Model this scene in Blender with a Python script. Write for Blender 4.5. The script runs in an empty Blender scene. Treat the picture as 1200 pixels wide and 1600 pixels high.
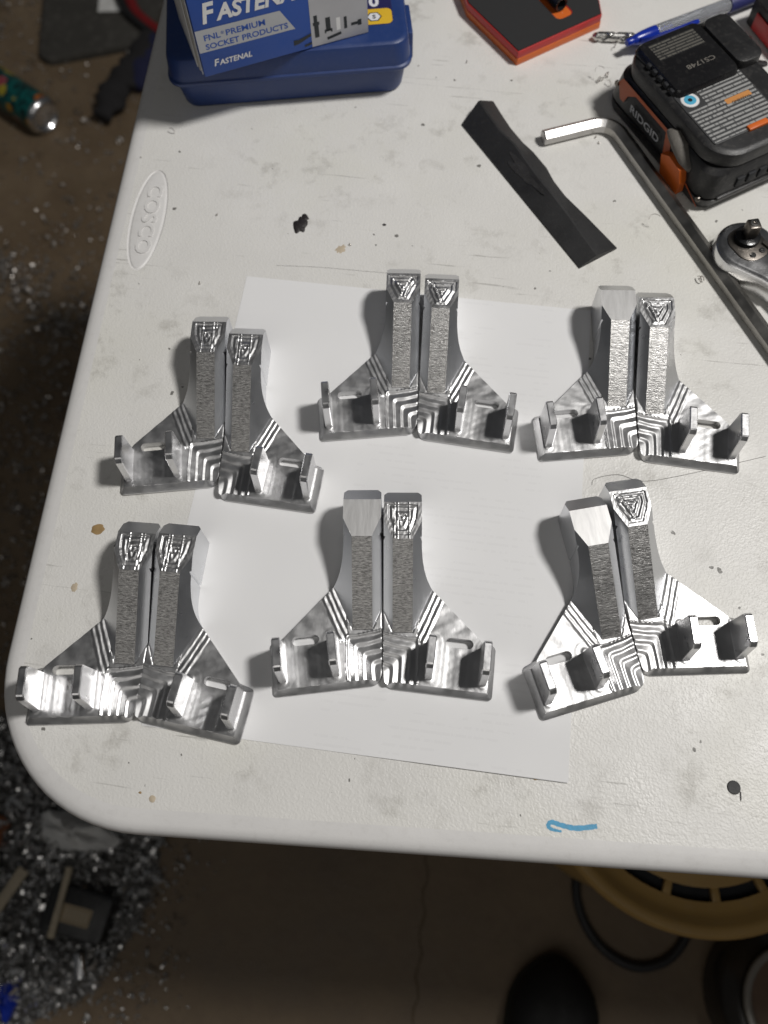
import bpy, bmesh, math, random
import numpy as np
from mathutils import Vector, Matrix
from mathutils.geometry import delaunay_2d_cdt

sc = bpy.context.scene
COL = sc.collection
random.seed(7)
rng = np.random.default_rng(7)
MM = 0.001
FLOOR = -735.0                      # mm; the table top is z = 0

# ------------------------------------------------------------ camera
cd = bpy.data.cameras.new('camera')
cam = bpy.data.objects.new('camera', cd)
COL.objects.link(cam)
rot = Matrix(((0.99116, -0.11358, 0.06863), (0.13101, 0.91987, -0.36971), (-0.02114, 0.37543, 0.92661)))
cam.matrix_world = Matrix.Translation((0.03152, -0.18221, 0.43639)) @ rot.to_4x4()
cd.sensor_fit = 'VERTICAL'
cd.sensor_height = 36.0
cd.sensor_width = 27.0
cd.lens = 29.64
cd.clip_start = 0.02
cd.clip_end = 50
cd.dof.use_dof = True
cd.dof.focus_distance = 0.455
cd.dof.aperture_fstop = 6.6
cd.dof.aperture_blades = 0
sc.camera = cam

# ------------------------------------------------------------ light
world = bpy.data.worlds.new('World')
sc.world = world
world.use_nodes = True
world.node_tree.nodes['Background'].inputs[0].default_value = (0.95, 0.97, 1.0, 1)
world.node_tree.nodes['Background'].inputs[1].default_value = 0.034


def area_lamp(name, loc, target, size, power, color, size_y=None):
    l = bpy.data.lights.new(name, 'AREA')
    l.shape = 'RECTANGLE' if size_y else 'DISK'
    l.size = size
    if size_y:
        l.size_y = size_y
    l.energy = power
    l.color = color
    o = bpy.data.objects.new(name, l)
    COL.objects.link(o)
    o.location = loc
    o.rotation_euler = (Vector(target) - Vector(loc)).to_track_quat('-Z', 'Y').to_euler()
    return o


area_lamp('work_lamp', (0.80, 0.28, 1.42), (-1.3, 0.45, 0.0), 0.26, 24.0, (1.0, 0.975, 0.94))
area_lamp('near_floor_fill', (-0.15, -1.30, 1.5), (-0.05, -0.45, -0.735), 1.5, 4.4, (1.0, 0.965, 0.91), 0.9)  # added fill to brighten the near floor and neck ridges, no known lamp

sc.view_settings.view_transform = 'Standard'
sc.view_settings.look = 'None'
sc.view_settings.exposure = 0.0
sc.view_settings.gamma = 1.0
sc.view_settings.use_curve_mapping = False
sc.render.engine = 'CYCLES'


# ------------------------------------------------------------ material helpers
class NT:
    def __init__(self, name):
        self.m = bpy.data.materials.new(name)
        self.m.use_nodes = True
        self.t = self.m.node_tree
        self.b = self.t.nodes['Principled BSDF']
        self.tc = self.t.nodes.new('ShaderNodeTexCoord')

    def n(self, typ, **kw):
        nd = self.t.nodes.new(typ)
        for k, v in kw.items():
            setattr(nd, k, v)
        return nd

    def link(self, a, b):
        self.t.links.new(a, b)

    def put(self, nd, key, v):
        s = nd.inputs[key]
        if hasattr(v, 'is_output') or isinstance(v, bpy.types.NodeSocket):
            self.link(v, s)
        else:
            s.default_value = v

    def coords(self, scale=(1, 1, 1), rotz=0.0, loc=(0, 0, 0)):
        mp = self.n('ShaderNodeMapping')
        mp.inputs['Scale'].default_value = scale
        mp.inputs['Rotation'].default_value = (0, 0, rotz)
        mp.inputs['Location'].default_value = loc
        self.link(self.tc.outputs['Object'], mp.inputs['Vector'])
        return mp.outputs['Vector']

    def noise(self, vec, scale=1.0, detail=4, rough=0.55, out='Fac'):
        nd = self.n('ShaderNodeTexNoise')
        nd.inputs['Scale'].default_value = scale
        nd.inputs['Detail'].default_value = detail
        nd.inputs['Roughness'].default_value = rough
        self.link(vec, nd.inputs['Vector'])
        return nd.outputs[out]

    def voro(self, vec, scale=1.0, feature='F1', out='Distance'):
        nd = self.n('ShaderNodeTexVoronoi', feature=feature)
        nd.inputs['Scale'].default_value = scale
        self.link(vec, nd.inputs['Vector'])
        return nd.outputs[out]

    def ramp(self, fac, stops):
        nd = self.n('ShaderNodeValToRGB')
        el = nd.color_ramp.elements
        while len(el) < len(stops):
            el.new(0.5)
        for e, (p, c) in zip(el, stops):
            e.position = p
            e.color = c if len(c) == 4 else (*c, 1)
        self.link(fac, nd.inputs['Fac'])
        return nd.outputs['Color']

    def mrange(self, v, a, b, c, d):
        nd = self.n('ShaderNodeMapRange')
        for k, x in zip(('From Min', 'From Max', 'To Min', 'To Max'), (a, b, c, d)):
            nd.inputs[k].default_value = x
        self.link(v, nd.inputs['Value'])
        return nd.outputs['Result']

    def math(self, op, a, b=0.0):
        nd = self.n('ShaderNodeMath', operation=op)
        self.put(nd, 0, a)
        self.put(nd, 1, b)
        return nd.outputs[0]

    def mix(self, fac, a, b):
        nd = self.n('ShaderNodeMix', data_type='RGBA')
        self.put(nd, 0, fac)
        for i, x in ((6, a), (7, b)):
            if isinstance(x, tuple):
                nd.inputs[i].default_value = x if len(x) == 4 else (*x, 1)
            else:
                self.link(x, nd.inputs[i])
        return nd.outputs[2]

    def bump(self, h, strength=0.3, dist=0.001, normal=None):
        nd = self.n('ShaderNodeBump')
        nd.inputs['Strength'].default_value = strength
        nd.inputs['Distance'].default_value = dist
        self.link(h, nd.inputs['Height'])
        if normal is not None:
            self.link(normal, nd.inputs['Normal'])
        return nd.outputs['Normal']

    def setp(self, **kw):
        names = dict(color='Base Color', rough='Roughness', metal='Metallic', normal='Normal', spec='Specular IOR Level',
                     aniso='Anisotropic', coat='Coat Weight', trans='Transmission Weight', ior='IOR', alpha='Alpha')
        for k, v in kw.items():
            if isinstance(v, tuple) and len(v) == 3:
                v = (*v, 1)
            self.put(self.b, names[k], v)
        return self.m


def plain(name, color, rough=0.5, metal=0.0, var=0.12, scale=60.0, bump=0.15, bscale=900.0, spec=0.5, dust=0.0):
    """painted or moulded surface with a little mottling, roughness change and fine relief"""
    t = NT(name)
    v = t.coords()
    n1 = t.noise(v, scale, 5)
    c = t.mix(n1, tuple(x * (1 - var) for x in color), tuple(min(1, x * (1 + var)) for x in color))
    if dust:
        n3 = t.noise(v, scale * 5, 6, 0.7)
        c = t.mix(t.math('MULTIPLY', t.mrange(n3, 0.52, 0.75, 0, 1), dust), c, (0.32, 0.30, 0.27))
    n2 = t.noise(v, bscale, 3)
    r = t.mrange(n1, 0.3, 0.7, max(0.03, rough - 0.08), min(1, rough + 0.08))
    t.setp(color=c, rough=r, metal=metal, spec=spec, normal=t.bump(n2, bump, 0.0004))
    return t.m


M = {}


def build_materials():
    # --- aluminium, milled floors and heads
    t = NT('milled_aluminium')
    v = t.coords()
    streak = t.noise(t.coords((2600, 190, 2600)), 1, 4, 0.6)
    cloud = t.noise(v, 120, 4)
    t.setp(color=t.mix(cloud, (0.48, 0.48, 0.485), (0.66, 0.66, 0.665)), metal=1.0,
           rough=t.mrange(cloud, 0.3, 0.7, 0.35, 0.47), normal=t.bump(streak, 0.07, 0.0003, t.bump(cloud, 0.14, 0.0012)))
    M['mill'] = t.m
    # --- satin facets
    t = NT('satin_aluminium')
    v = t.coords()
    n = t.noise(v, 1500, 3)
    cl = t.noise(v, 90, 5)
    t.setp(color=t.mix(cl, (0.70, 0.71, 0.73), (0.75, 0.76, 0.78)), metal=1.0, rough=t.mrange(cl, 0.3, 0.7, 0.27, 0.33), normal=t.bump(n, 0.08, 0.0002))
    M['satin'] = t.m
    # --- coarse milled ridge: short torn streaks across the bar
    t = NT('torn_aluminium')
    s1 = t.noise(t.coords((420, 2500, 900)), 1, 5, 0.7)
    s2 = t.noise(t.coords((70, 520, 200)), 1, 4, 0.6)
    h = t.math('ADD', t.math('MULTIPLY', s1, 0.8), t.math('MULTIPLY', s2, 0.6))
    c = t.ramp(s1, [(0.34, (0.12, 0.118, 0.115)), (0.5, (0.36, 0.355, 0.35)), (0.66, (0.62, 0.61, 0.60))])  # streak tones lowered to stand for the viewer's dark reflection
    t.setp(color=c, metal=1.0, rough=t.mrange(s2, 0.3, 0.7, 0.28, 0.40), normal=t.bump(h, 0.45, 0.0005))
    M['torn'] = t.m
    # --- faced head (no engraving)
    t = NT('faced_aluminium')
    s1 = t.noise(t.coords((420, 60, 420)), 1, 4, 0.6)
    s2 = t.noise(t.coords((4000, 4000, 4000)), 1, 2)
    t.setp(color=t.mix(s1, (0.54, 0.535, 0.53), (0.62, 0.62, 0.62)), metal=1.0, rough=t.mrange(s1, 0.3, 0.7, 0.48, 0.6),
           normal=t.bump(s2, 0.12, 0.0002, t.bump(s1, 0.10, 0.0006)))
    M['faced'] = t.m
    # --- bright polished prongs
    t = NT('polished_aluminium')
    v = t.coords()
    n = t.noise(t.coords((900, 900, 90)), 1, 3)
    t.setp(color=(0.74, 0.74, 0.75), metal=1.0, rough=t.mrange(t.noise(v, 200, 3), 0.3, 0.7, 0.26, 0.38), normal=t.bump(n, 0.10, 0.0003))
    M['polish'] = t.m
    # --- table plastic (pebbled)
    t = NT('pebbled_white_plastic')
    v = t.coords()
    warp = t.noise(v, 260, 3, 0.6, 'Color')
    mp = t.n('ShaderNodeVectorMath', operation='MULTIPLY_ADD')
    t.link(warp, mp.inputs[0])
    mp.inputs[1].default_value = (0.0035, 0.0035, 0)
    t.link(v, mp.inputs[2])
    peb = t.voro(mp.outputs[0], 880, 'SMOOTH_F1')
    fine = t.noise(v, 900, 3)
    wave = t.noise(v, 22, 3)
    h = t.math('ADD', t.math('MULTIPLY', peb, 1.0), t.math('MULTIPLY', fine, 0.5))
    col = t.mix(wave, (0.68, 0.67, 0.645), (0.75, 0.74, 0.715))
    yel = t.mrange(t.noise(v, 9, 4), 0.52, 0.72, 0, 0.5)
    col = t.mix(yel, col, (0.68, 0.67, 0.60))
    # smudges
    sm = t.math('MULTIPLY', t.mrange(t.noise(v, 46, 7, 0.74), 0.54, 0.70, 0, 1), t.mrange(t.noise(v, 9, 2), 0.40, 0.6, 0, 1))
    col = t.mix(t.math('MULTIPLY', sm, 0.5), col, (0.30, 0.285, 0.25))
    # small dark specks
    vd = t.n('ShaderNodeTexVoronoi', feature='F1')
    vd.inputs['Scale'].default_value = 105
    t.link(mp.outputs[0], vd.inputs['Vector'])
    sp = t.math('LESS_THAN', t.math('ADD', vd.outputs['Distance'], t.math('MULTIPLY', fine, 0.08)), t.mrange(t.noise(v, 40, 2), 0.42, 0.72, 0.0, 0.21))
    pick = t.n('ShaderNodeSeparateColor')
    t.link(vd.outputs['Color'], pick.inputs[0])
    sp = t.math('MULTIPLY', sp, t.math('GREATER_THAN', pick.outputs[0], 0.2))
    col = t.mix(t.math('MULTIPLY', sp, 0.85), col, (0.10, 0.095, 0.085))
    # thin scratches
    sc1 = t.noise(t.coords((18, 420, 1), 0.5), 1, 3, 0.5)
    sc2 = t.math('MULTIPLY', t.mrange(sc1, 0.66, 0.69, 0, 1), t.mrange(t.noise(v, 28, 2), 0.5, 0.6, 0, 1))
    col = t.mix(t.math('MULTIPLY', sc2, 0.45), col, (0.24, 0.23, 0.21))
    t.setp(color=col, rough=t.mrange(wave, 0.3, 0.7, 0.36, 0.5), normal=t.bump(h, 0.27, 0.0007))
    M['table'] = t.m
    M['table_lip'] = plain('smooth_white_plastic', (0.70, 0.69, 0.68), 0.42, var=0.05, scale=40, bump=0.1, dust=0.16)
    M['table_under'] = plain('grey_underside', (0.28, 0.28, 0.28), 0.6)
    # --- paper
    t = NT('white_paper')
    v = t.coords()
    fib = t.noise(v, 1800, 4)
    big = t.noise(v, 14, 3)
    col = t.mix(big, (0.745, 0.745, 0.75), (0.80, 0.80, 0.805))
    # print of the reverse side, showing through faintly: rows broken into words
    sx = t.n('ShaderNodeSeparateXYZ')
    t.link(v, sx.inputs[0])
    row = t.math('FRACT', t.math('MULTIPLY', sx.outputs[1], 230.0))
    rowid = t.math('FLOOR', t.math('MULTIPLY', sx.outputs[1], 230.0))
    inrow = t.math('MULTIPLY', t.math('GREATER_THAN', row, 0.30), t.math('LESS_THAN', row, 0.62))
    cmb = t.n('ShaderNodeCombineXYZ')
    t.link(t.math('MULTIPLY', sx.outputs[0], 420.0), cmb.inputs[0])
    t.link(t.math('MULTIPLY', rowid, 7.31), cmb.inputs[1])
    word = t.math('GREATER_THAN', t.noise(cmb.outputs[0], 0.9, 2), 0.44)
    block = t.math('GREATER_THAN', t.noise(t.coords((26, 60, 1)), 1, 2), 0.50)
    inx = t.math('MULTIPLY', t.math('GREATER_THAN', sx.outputs[0], -0.02), t.math('LESS_THAN', sx.outputs[0], 0.085))
    pr = t.math('MULTIPLY', t.math('MULTIPLY', inrow, word), t.math('MULTIPLY', block, inx))
    col = t.mix(t.math('MULTIPLY', pr, 0.07), col, (0.45, 0.44, 0.45))
    t.setp(color=col, rough=0.75, spec=0.25, normal=t.bump(fib, 0.06, 0.0003))
    M['paper'] = t.m
    # --- floor
    t = NT('dirty_concrete')
    v = t.coords()
    a = t.noise(v, 5, 8, 0.65)
    b = t.noise(v, 42, 6, 0.7)
    col = t.ramp(a, [(0.3, (0.115, 0.081, 0.048)), (0.5, (0.16, 0.115, 0.070)), (0.7, (0.215, 0.16, 0.102))])
    col = t.mix(t.mrange(b, 0.5, 0.75, 0, 0.55), col, (0.13, 0.085, 0.055))
    t.setp(color=col, rough=t.mrange(a, 0.3, 0.7, 0.45, 0.75), normal=t.bump(b, 0.3, 0.004))
    M['floor'] = t.m
    M['dark_fibre'] = plain('dark_fibre', (0.10, 0.09, 0.085), 0.8)
    M['crack'] = plain('crack_dirt', (0.12, 0.087, 0.053), 0.9)
    M['swarf'] = plain('dark_swarf', (0.10, 0.095, 0.09), 0.6, metal=0.3, var=0.5, scale=200, bump=1.0, bscale=300)
    M['chips'] = plain('steel_chips', (0.46, 0.43, 0.40), 0.36, metal=0.7, var=0.3, scale=300)
    M['dark_chips'] = plain('dull_steel_chips', (0.70, 0.68, 0.66), 0.26, metal=0.8, var=0.5, scale=120)
    # --- plastics, prints, etc
    M['navy'] = plain('navy_plastic', (0.016, 0.041, 0.155), 0.42, var=0.1, bump=0.25, bscale=1500, dust=0.05)
    M['box_blue'] = plain('blue_card', (0.010, 0.070, 0.36), 0.5, var=0.06)
    M['box_silver'] = plain('silver_ink', (0.42, 0.43, 0.45), 0.4, var=0.08)
    M['box_white'] = plain('white_ink', (0.74, 0.74, 0.74), 0.5, var=0.04)
    M['box_photo'] = plain('grey_photo_print', (0.42, 0.42, 0.44), 0.45, var=0.2, scale=30)
    M['ink_dark'] = plain('dark_ink', (0.012, 0.016, 0.020), 0.5)
    M['card_edge'] = plain('raw_card_edge', (0.50, 0.47, 0.42), 0.8)
    M['sticker_yellow'] = plain('yellow_sticker', (0.72, 0.45, 0.03), 0.45, var=0.05)
    M['sticker_navy'] = plain('dark_navy_sticker', (0.018, 0.018, 0.085), 0.45)
    M['black_rubber'] = plain('black_rubber', (0.016, 0.016, 0.017), 0.55, var=0.25, bump=0.3, dust=0.04)
    M['residue'] = plain('grey_residue', (0.035, 0.034, 0.034), 0.4, var=0.5, scale=200, bump=0.6)
    M['black_plastic'] = plain('black_plastic', (0.014, 0.014, 0.015), 0.42, var=0.2, bump=0.35, bscale=1600, dust=0.12)
    M['black_gloss'] = plain('glossy_black', (0.010, 0.010, 0.011), 0.22, dust=0.06)
    M['grey_label'] = plain('dark_grey_label', (0.055, 0.056, 0.058), 0.4, var=0.1)
    M['ridge_grey'] = plain('scuffed_grey_plastic', (0.14, 0.13, 0.115), 0.7, var=0.4, bump=0.6, dust=0.5)
    M['orange'] = plain('orange_plastic', (0.62, 0.13, 0.018), 0.42, var=0.12, dust=0.10)
    M['orange_deep'] = plain('burnt_orange_plastic', (0.42, 0.085, 0.02), 0.45, var=0.15)
    M['red'] = plain('red_plastic', (0.46, 0.028, 0.028), 0.45, var=0.1)
    M['foam'] = plain('black_foam', (0.018, 0.018, 0.019), 0.8, bump=0.5, bscale=1400)
    M['pen_blue'] = plain('blue_plastic', (0.008, 0.030, 0.33), 0.25, var=0.08, bump=0.02)
    M['pen_dark'] = plain('dark_blue_rubber', (0.030, 0.034, 0.13), 0.5)
    t = NT('clear_barrel')
    t.setp(color=(0.72, 0.74, 0.78), rough=0.10, trans=0.75, ior=1.35)
    M['clear'] = t.m
    M['pen_ink'] = plain('ink_tube', (0.03, 0.03, 0.06), 0.4)
    M['steel'] = plain('bright_steel', (0.62, 0.61, 0.59), 0.22, metal=1.0, var=0.15, scale=80, bump=0.1)
    M['hexkey'] = plain('worn_chrome', (0.36, 0.35, 0.33), 0.36, metal=1.0, var=0.3, scale=70, bump=0.25, dust=0.15)
    M['hexkey_tip'] = plain('bare_chrome', (0.50, 0.49, 0.48), 0.40, metal=1.0, var=0.1, scale=70)
    M['chrome'] = plain('chrome', (0.74, 0.74, 0.75), 0.24, metal=1.0, var=0.1, bump=0.08)
    M['dark_steel'] = plain('oiled_steel', (0.16, 0.145, 0.13), 0.35, metal=1.0, var=0.25)
    M['label_blue'] = plain('cyan_ink', (0.08, 0.40, 0.60), 0.4)
    M['label_orange'] = plain('orange_ink', (0.55, 0.24, 0.07), 0.45)
    M['marker_blue'] = plain('blue_marker_ink', (0.07, 0.33, 0.55), 0.5, var=0.45, scale=420)
    M['tar'] = plain('black_grease', (0.020, 0.016, 0.016), 0.55, var=0.3, bump=0.9, bscale=700)
    M['brown_spot'] = plain('brown_drip', (0.33, 0.22, 0.10), 0.45, var=0.3, scale=300)
    M['pale_spot'] = plain('pale_brown_drip', (0.52, 0.44, 0.33), 0.5, var=0.2, scale=300)
    M['tan'] = plain('tan_bucket_plastic', (0.44, 0.275, 0.09), 0.5, var=0.2, scale=18, dust=0.12)
    M['hole_shade'] = plain('opening_shade', (0.010, 0.011, 0.014), 0.7)  # near-black colour paints the shade inside slots, vents and lid recess
    M['shoe'] = plain('black_shoe_leather', (0.006, 0.006, 0.006), 0.75, var=0.2)
    M['sole'] = plain('dark_sole_rubber', (0.022, 0.022, 0.014), 0.85)
    M['jar_wall'] = plain('smoky_plastic', (0.030, 0.026, 0.022), 0.18, var=0.2)
    M['jar_rim'] = plain('glint_grey_rim', (0.26, 0.24, 0.21), 0.2)  # grey lightened to imitate glint arcs along the rim
    M['jar_fill'] = plain('brown_sludge', (0.14, 0.085, 0.05), 0.5)
    M['wood'] = plain('grey_wood', (0.48, 0.41, 0.30), 0.75, var=0.3, scale=150)
    M['rag_black'] = plain('black_cloth', (0.016, 0.015, 0.016), 0.95, bump=0.6, bscale=500)
    M['rag_navy'] = plain('navy_cloth', (0.010, 0.012, 0.045), 0.95, bump=0.6, bscale=500)
    M['mat'] = plain('dusty_black_board', (0.050, 0.047, 0.041), 0.75, var=0.25, scale=12, dust=0.2)
    M['hose_red'] = plain('red_hose', (0.20, 0.012, 0.014), 0.5)
    M['grey_white'] = plain('dirty_white_paper', (0.78, 0.77, 0.73), 0.85, var=0.35, scale=60)
    M['rust'] = plain('rusty_orange', (0.30, 0.12, 0.06), 0.8, var=0.3)
    M['brass_label'] = plain('tan_label', (0.36, 0.28, 0.18), 0.6, var=0.2)
    # can print: teal with big flowers
    t = NT('printed_can')
    v = t.coords((1, 1, 1))
    vo = t.n('ShaderNodeTexVoronoi', feature='F1')
    vo.inputs['Scale'].default_value = 36
    t.link(v, vo.inputs['Vector'])
    sep = t.n('ShaderNodeSeparateColor')
    t.link(vo.outputs['Color'], sep.inputs[0])
    flower = t.ramp(sep.outputs[0], [(0.0, (0.60, 0.40, 0.02)), (0.35, (0.62, 0.16, 0.02)), (0.55, (0.34, 0.03, 0.24)), (0.75, (0.55, 0.45, 0.05))])
    bg = t.mix(t.mrange(t.noise(v, 90, 4), 0.42, 0.58, 0, 1), (0.010, 0.16, 0.15), (0.008, 0.035, 0.035))
    fl = t.math('LESS_THAN', t.math('ADD', vo.outputs['Distance'], t.math('MULTIPLY', t.noise(v, 160, 2), 0.3)), 0.54)
    core = t.math('LESS_THAN', vo.outputs['Distance'], 0.10)
    col = t.mix(fl, bg, flower)
    col = t.mix(core, col, (0.03, 0.04, 0.02))
    t.setp(color=col, rough=0.3, metal=0.35)
    M['can'] = t.m
    # battery label: rows of small print
    for nm, pitch, base, ink in (('label_print', 330.0, (0.055, 0.056, 0.058), (0.33, 0.33, 0.325)), ('moulded_print', 420.0, (0.014, 0.014, 0.015), (0.12, 0.115, 0.10))):
        t = NT(nm)
        v = t.coords()
        sx = t.n('ShaderNodeSeparateXYZ')
        t.link(v, sx.inputs[0])
        yy = t.math('MULTIPLY', sx.outputs[1], pitch)
        row = t.math('FRACT', yy)
        inrow = t.math('MULTIPLY', t.math('GREATER_THAN', row, 0.22), t.math('LESS_THAN', row, 0.72))
        cmb = t.n('ShaderNodeCombineXYZ')
        t.link(t.math('MULTIPLY', sx.outputs[0], 900.0), cmb.inputs[0])
        t.link(t.math('MULTIPLY', t.math('FLOOR', yy), 5.3), cmb.inputs[1])
        word = t.math('GREATER_THAN', t.noise(cmb.outputs[0], 0.8, 3, 0.7), 0.42)
        col = t.mix(t.math('MULTIPLY', inrow, word), base, ink)
        t.setp(color=col, rough=0.45)
        M[nm] = t.m


build_materials()


# ------------------------------------------------------------ object helpers
def tag(o, label=None, cat=None, group=None, kind=None):
    if label:
        o['label'] = label
    if cat:
        o['category'] = cat
    if group:
        o['group'] = group
    if kind:
        o['kind'] = kind
    return o


def thing(name, label, cat, loc=(0, 0, 0), rz=0.0, group=None):
    o = bpy.data.objects.new(name, None)
    o.empty_display_size = 0.02
    COL.objects.link(o)
    o.location = [c * MM for c in loc]
    o.rotation_euler = (0, 0, rz)
    return tag(o, label, cat, group)


def link(name, mesh, mat=None, parent=None, loc=None, rotv=None):
    o = bpy.data.objects.new(name, mesh)
    COL.objects.link(o)
    if mat is not None:
        for m in (mat if isinstance(mat, (list, tuple)) else [mat]):
            mesh.materials.append(M[m] if isinstance(m, str) else m)
    if parent is not None:
        o.parent = parent
    if loc is not None:
        o.location = [c * MM for c in loc]
    if rotv is not None:
        o.rotation_euler = rotv
    return o


def mesh_from(verts, faces, name='mesh', smooth=None, midx=None):
    me = bpy.data.meshes.new(name)
    me.from_pydata([(v[0] * MM, v[1] * MM, v[2] * MM) for v in verts], [], [tuple(f) for f in faces])
    if midx is not None:
        me.polygons.foreach_set('material_index', midx)
    me.validate()
    me.update()
    if smooth is not None:
        shade(me, smooth)
    return me


def shade(me, deg):
    me.polygons.foreach_set('use_smooth', [True] * len(me.polygons))
    bm = bmesh.new()
    bm.from_mesh(me)
    lim = math.radians(deg)
    for e in bm.edges:
        e.smooth = len(e.link_faces) == 2 and e.calc_face_angle(0) < lim
    bm.to_mesh(me)
    bm.free()


def bm_mesh(bm, name='mesh', smooth=None):
    me = bpy.data.meshes.new(name)
    bmesh.ops.recalc_face_normals(bm, faces=bm.faces)
    bmesh.ops.scale(bm, vec=(MM, MM, MM), verts=bm.verts)
    bm.to_mesh(me)
    bm.free()
    if smooth is not None:
        shade(me, smooth)
    return me


def bevel(bm, w, seg=2, edges=None):
    bmesh.ops.bevel(bm, geom=edges if edges is not None else bm.edges[:], offset=w, segments=seg, profile=0.5, affect='EDGES')


def prism_bm(poly, z0, z1):
    bm = bmesh.new()
    lo = [bm.verts.new((x, y, z0)) for x, y in poly]
    hi = [bm.verts.new((x, y, z1)) for x, y in poly]
    n = len(poly)
    bm.faces.new(lo[::-1])
    bm.faces.new(hi)
    for i in range(n):
        j = (i + 1) % n
        bm.faces.new((lo[i], lo[j], hi[j], hi[i]))
    return bm


def prism(poly, z0, z1, bev=0.0, seg=2, smooth=35):
    bm = prism_bm(poly, z0, z1)
    if bev:
        bmesh.ops.recalc_face_normals(bm, faces=bm.faces)
        es = [e for e in bm.edges if e.calc_face_angle(0) > 0.5]
        bevel(bm, bev, seg, es)
    return bm_mesh(bm, smooth=smooth)


def box(x0, x1, y0, y1, z0, z1, bev=0.0, seg=2):
    return prism([(x0, y0), (x1, y0), (x1, y1), (x0, y1)], z0, z1, bev, seg)


def rrect(x0, x1, y0, y1, r, n=6):
    out = []
    for cx, cy, a0 in ((x1 - r, y0 + r, -90), (x1 - r, y1 - r, 0), (x0 + r, y1 - r, 90), (x0 + r, y0 + r, 180)):
        for k in range(n + 1):
            a = math.radians(a0 + 90 * k / n)
            out.append((cx + r * math.cos(a), cy + r * math.sin(a)))
    return out


def round_poly(pts, n=6):
    """pts: (x, y, radius) -> rounded polygon"""
    out = []
    m = len(pts)
    for i, (x, y, r) in enumerate(pts):
        p = np.array((x, y), float)
        if r <= 0:
            out.append((x, y))
            continue
        a = np.array(pts[i - 1][:2], float) - p
        b = np.array(pts[(i + 1) % m][:2], float) - p
        a /= np.linalg.norm(a)
        b /= np.linalg.norm(b)
        ang = math.acos(max(-1, min(1, float(a @ b))))
        d = r / math.tan(ang / 2)
        c = p + (a + b) / np.linalg.norm(a + b) * (r / math.sin(ang / 2))
        s, e = p + a * d - c, p + b * d - c
        a0, a1 = math.atan2(s[1], s[0]), math.atan2(e[1], e[0])
        dd = (a1 - a0 + math.pi) % (2 * math.pi) - math.pi
        for k in range(n + 1):
            t = a0 + dd * k / n
            out.append((c[0] + r * math.cos(t), c[1] + r * math.sin(t)))
    return out


def offset(poly, d, w=None):
    """inset a CCW polygon by d (per-vertex weight w)"""
    P = np.array(poly, float)
    n = len(P)
    out = []
    for i in range(n):
        e0 = P[i] - P[i - 1]
        e1 = P[(i + 1) % n] - P[i]
        e0 /= np.linalg.norm(e0) + 1e-9
        e1 /= np.linalg.norm(e1) + 1e-9
        n0, n1 = np.array((-e0[1], e0[0])), np.array((-e1[1], e1[0]))
        b = n0 + n1
        b = b / max(0.35, float(b @ n0))
        out.append(P[i] + b * d * (1 if w is None else w[i]))
    return [tuple(p) for p in out]


def loops_mesh(loops, cap0=True, cap1=True, closed=True, smooth=35, name='mesh'):
    """loft through loops of 3D points"""
    V, F = [], []
    n = len(loops[0])
    for lp in loops:
        V += [tuple(p) for p in lp]
    for k in range(len(loops) - 1):
        for i in range(n if closed else n - 1):
            j = (i + 1) % n
            F.append((k * n + i, k * n + j, (k + 1) * n + j, (k + 1) * n + i))
    if cap0:
        F.append(tuple(range(n))[::-1])
    if cap1:
        F.append(tuple((len(loops) - 1) * n + i for i in range(n)))
    return mesh_from(V, F, name, smooth)


def lathe(profile, seg=48, smooth=40, close=False):
    V, F = [], []
    m = len(profile)
    for k in range(seg):
        a = 2 * math.pi * k / seg
        for r, z in profile:
            V.append((r * math.cos(a), r * math.sin(a), z))
    for k in range(seg):
        k2 = (k + 1) % seg
        for i in range(m - 1):
            F.append((k * m + i, k2 * m + i, k2 * m + i + 1, k * m + i + 1))
    me = mesh_from(V, F)
    bm = bmesh.new()
    bm.from_mesh(me)
    bmesh.ops.remove_doubles(bm, verts=bm.verts, dist=1e-7)
    bmesh.ops.recalc_face_normals(bm, faces=bm.faces)
    bm.to_mesh(me)
    bm.free()
    shade(me, smooth)
    return me


def sweep(path, ring, twist=None, cap=True, smooth=40, scale=None):
    """sweep a 2D ring along a 3D path"""
    P = [Vector(p) for p in path]
    loops = []
    up = None
    for i, p in enumerate(P):
        t = (P[min(i + 1, len(P) - 1)] - P[max(i - 1, 0)]).normalized()
        if up is None:
            ref = Vector((0, 0, 1)) if abs(t.z) < 0.9 else Vector((0, 1, 0))
            up = (ref - t * ref.dot(t)).normalized()
        else:
            up = (up - t * up.dot(t)).normalized()
        sd = t.cross(up)
        a = twist[i] if twist else 0.0
        s = scale[i] if scale else 1.0
        ca, sa = math.cos(a), math.sin(a)
        loops.append([p + (sd * (x * ca - y * sa) + up * (x * sa + y * ca)) * s for x, y in ring])
    return loops_mesh(loops, cap, cap, True, smooth)


def ngon(r, n, a0=0.0):
    return [(r * math.cos(a0 + 2 * math.pi * k / n), r * math.sin(a0 + 2 * math.pi * k / n)) for k in range(n)]


def smooth_path(pts, n=6):
    """Catmull-Rom"""
    P = [Vector(p) for p in pts]
    out = []
    for i in range(len(P) - 1):
        p0, p1, p2, p3 = P[max(i - 1, 0)], P[i], P[i + 1], P[min(i + 2, len(P) - 1)]
        for k in range(n):
            t = k / n
            out.append(0.5 * ((2 * p1) + (p2 - p0) * t + (2 * p0 - 5 * p1 + 4 * p2 - p3) * t * t + (3 * p1 - p0 - 3 * p2 + p3) * t ** 3))
    out.append(P[-1])
    return out


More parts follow.
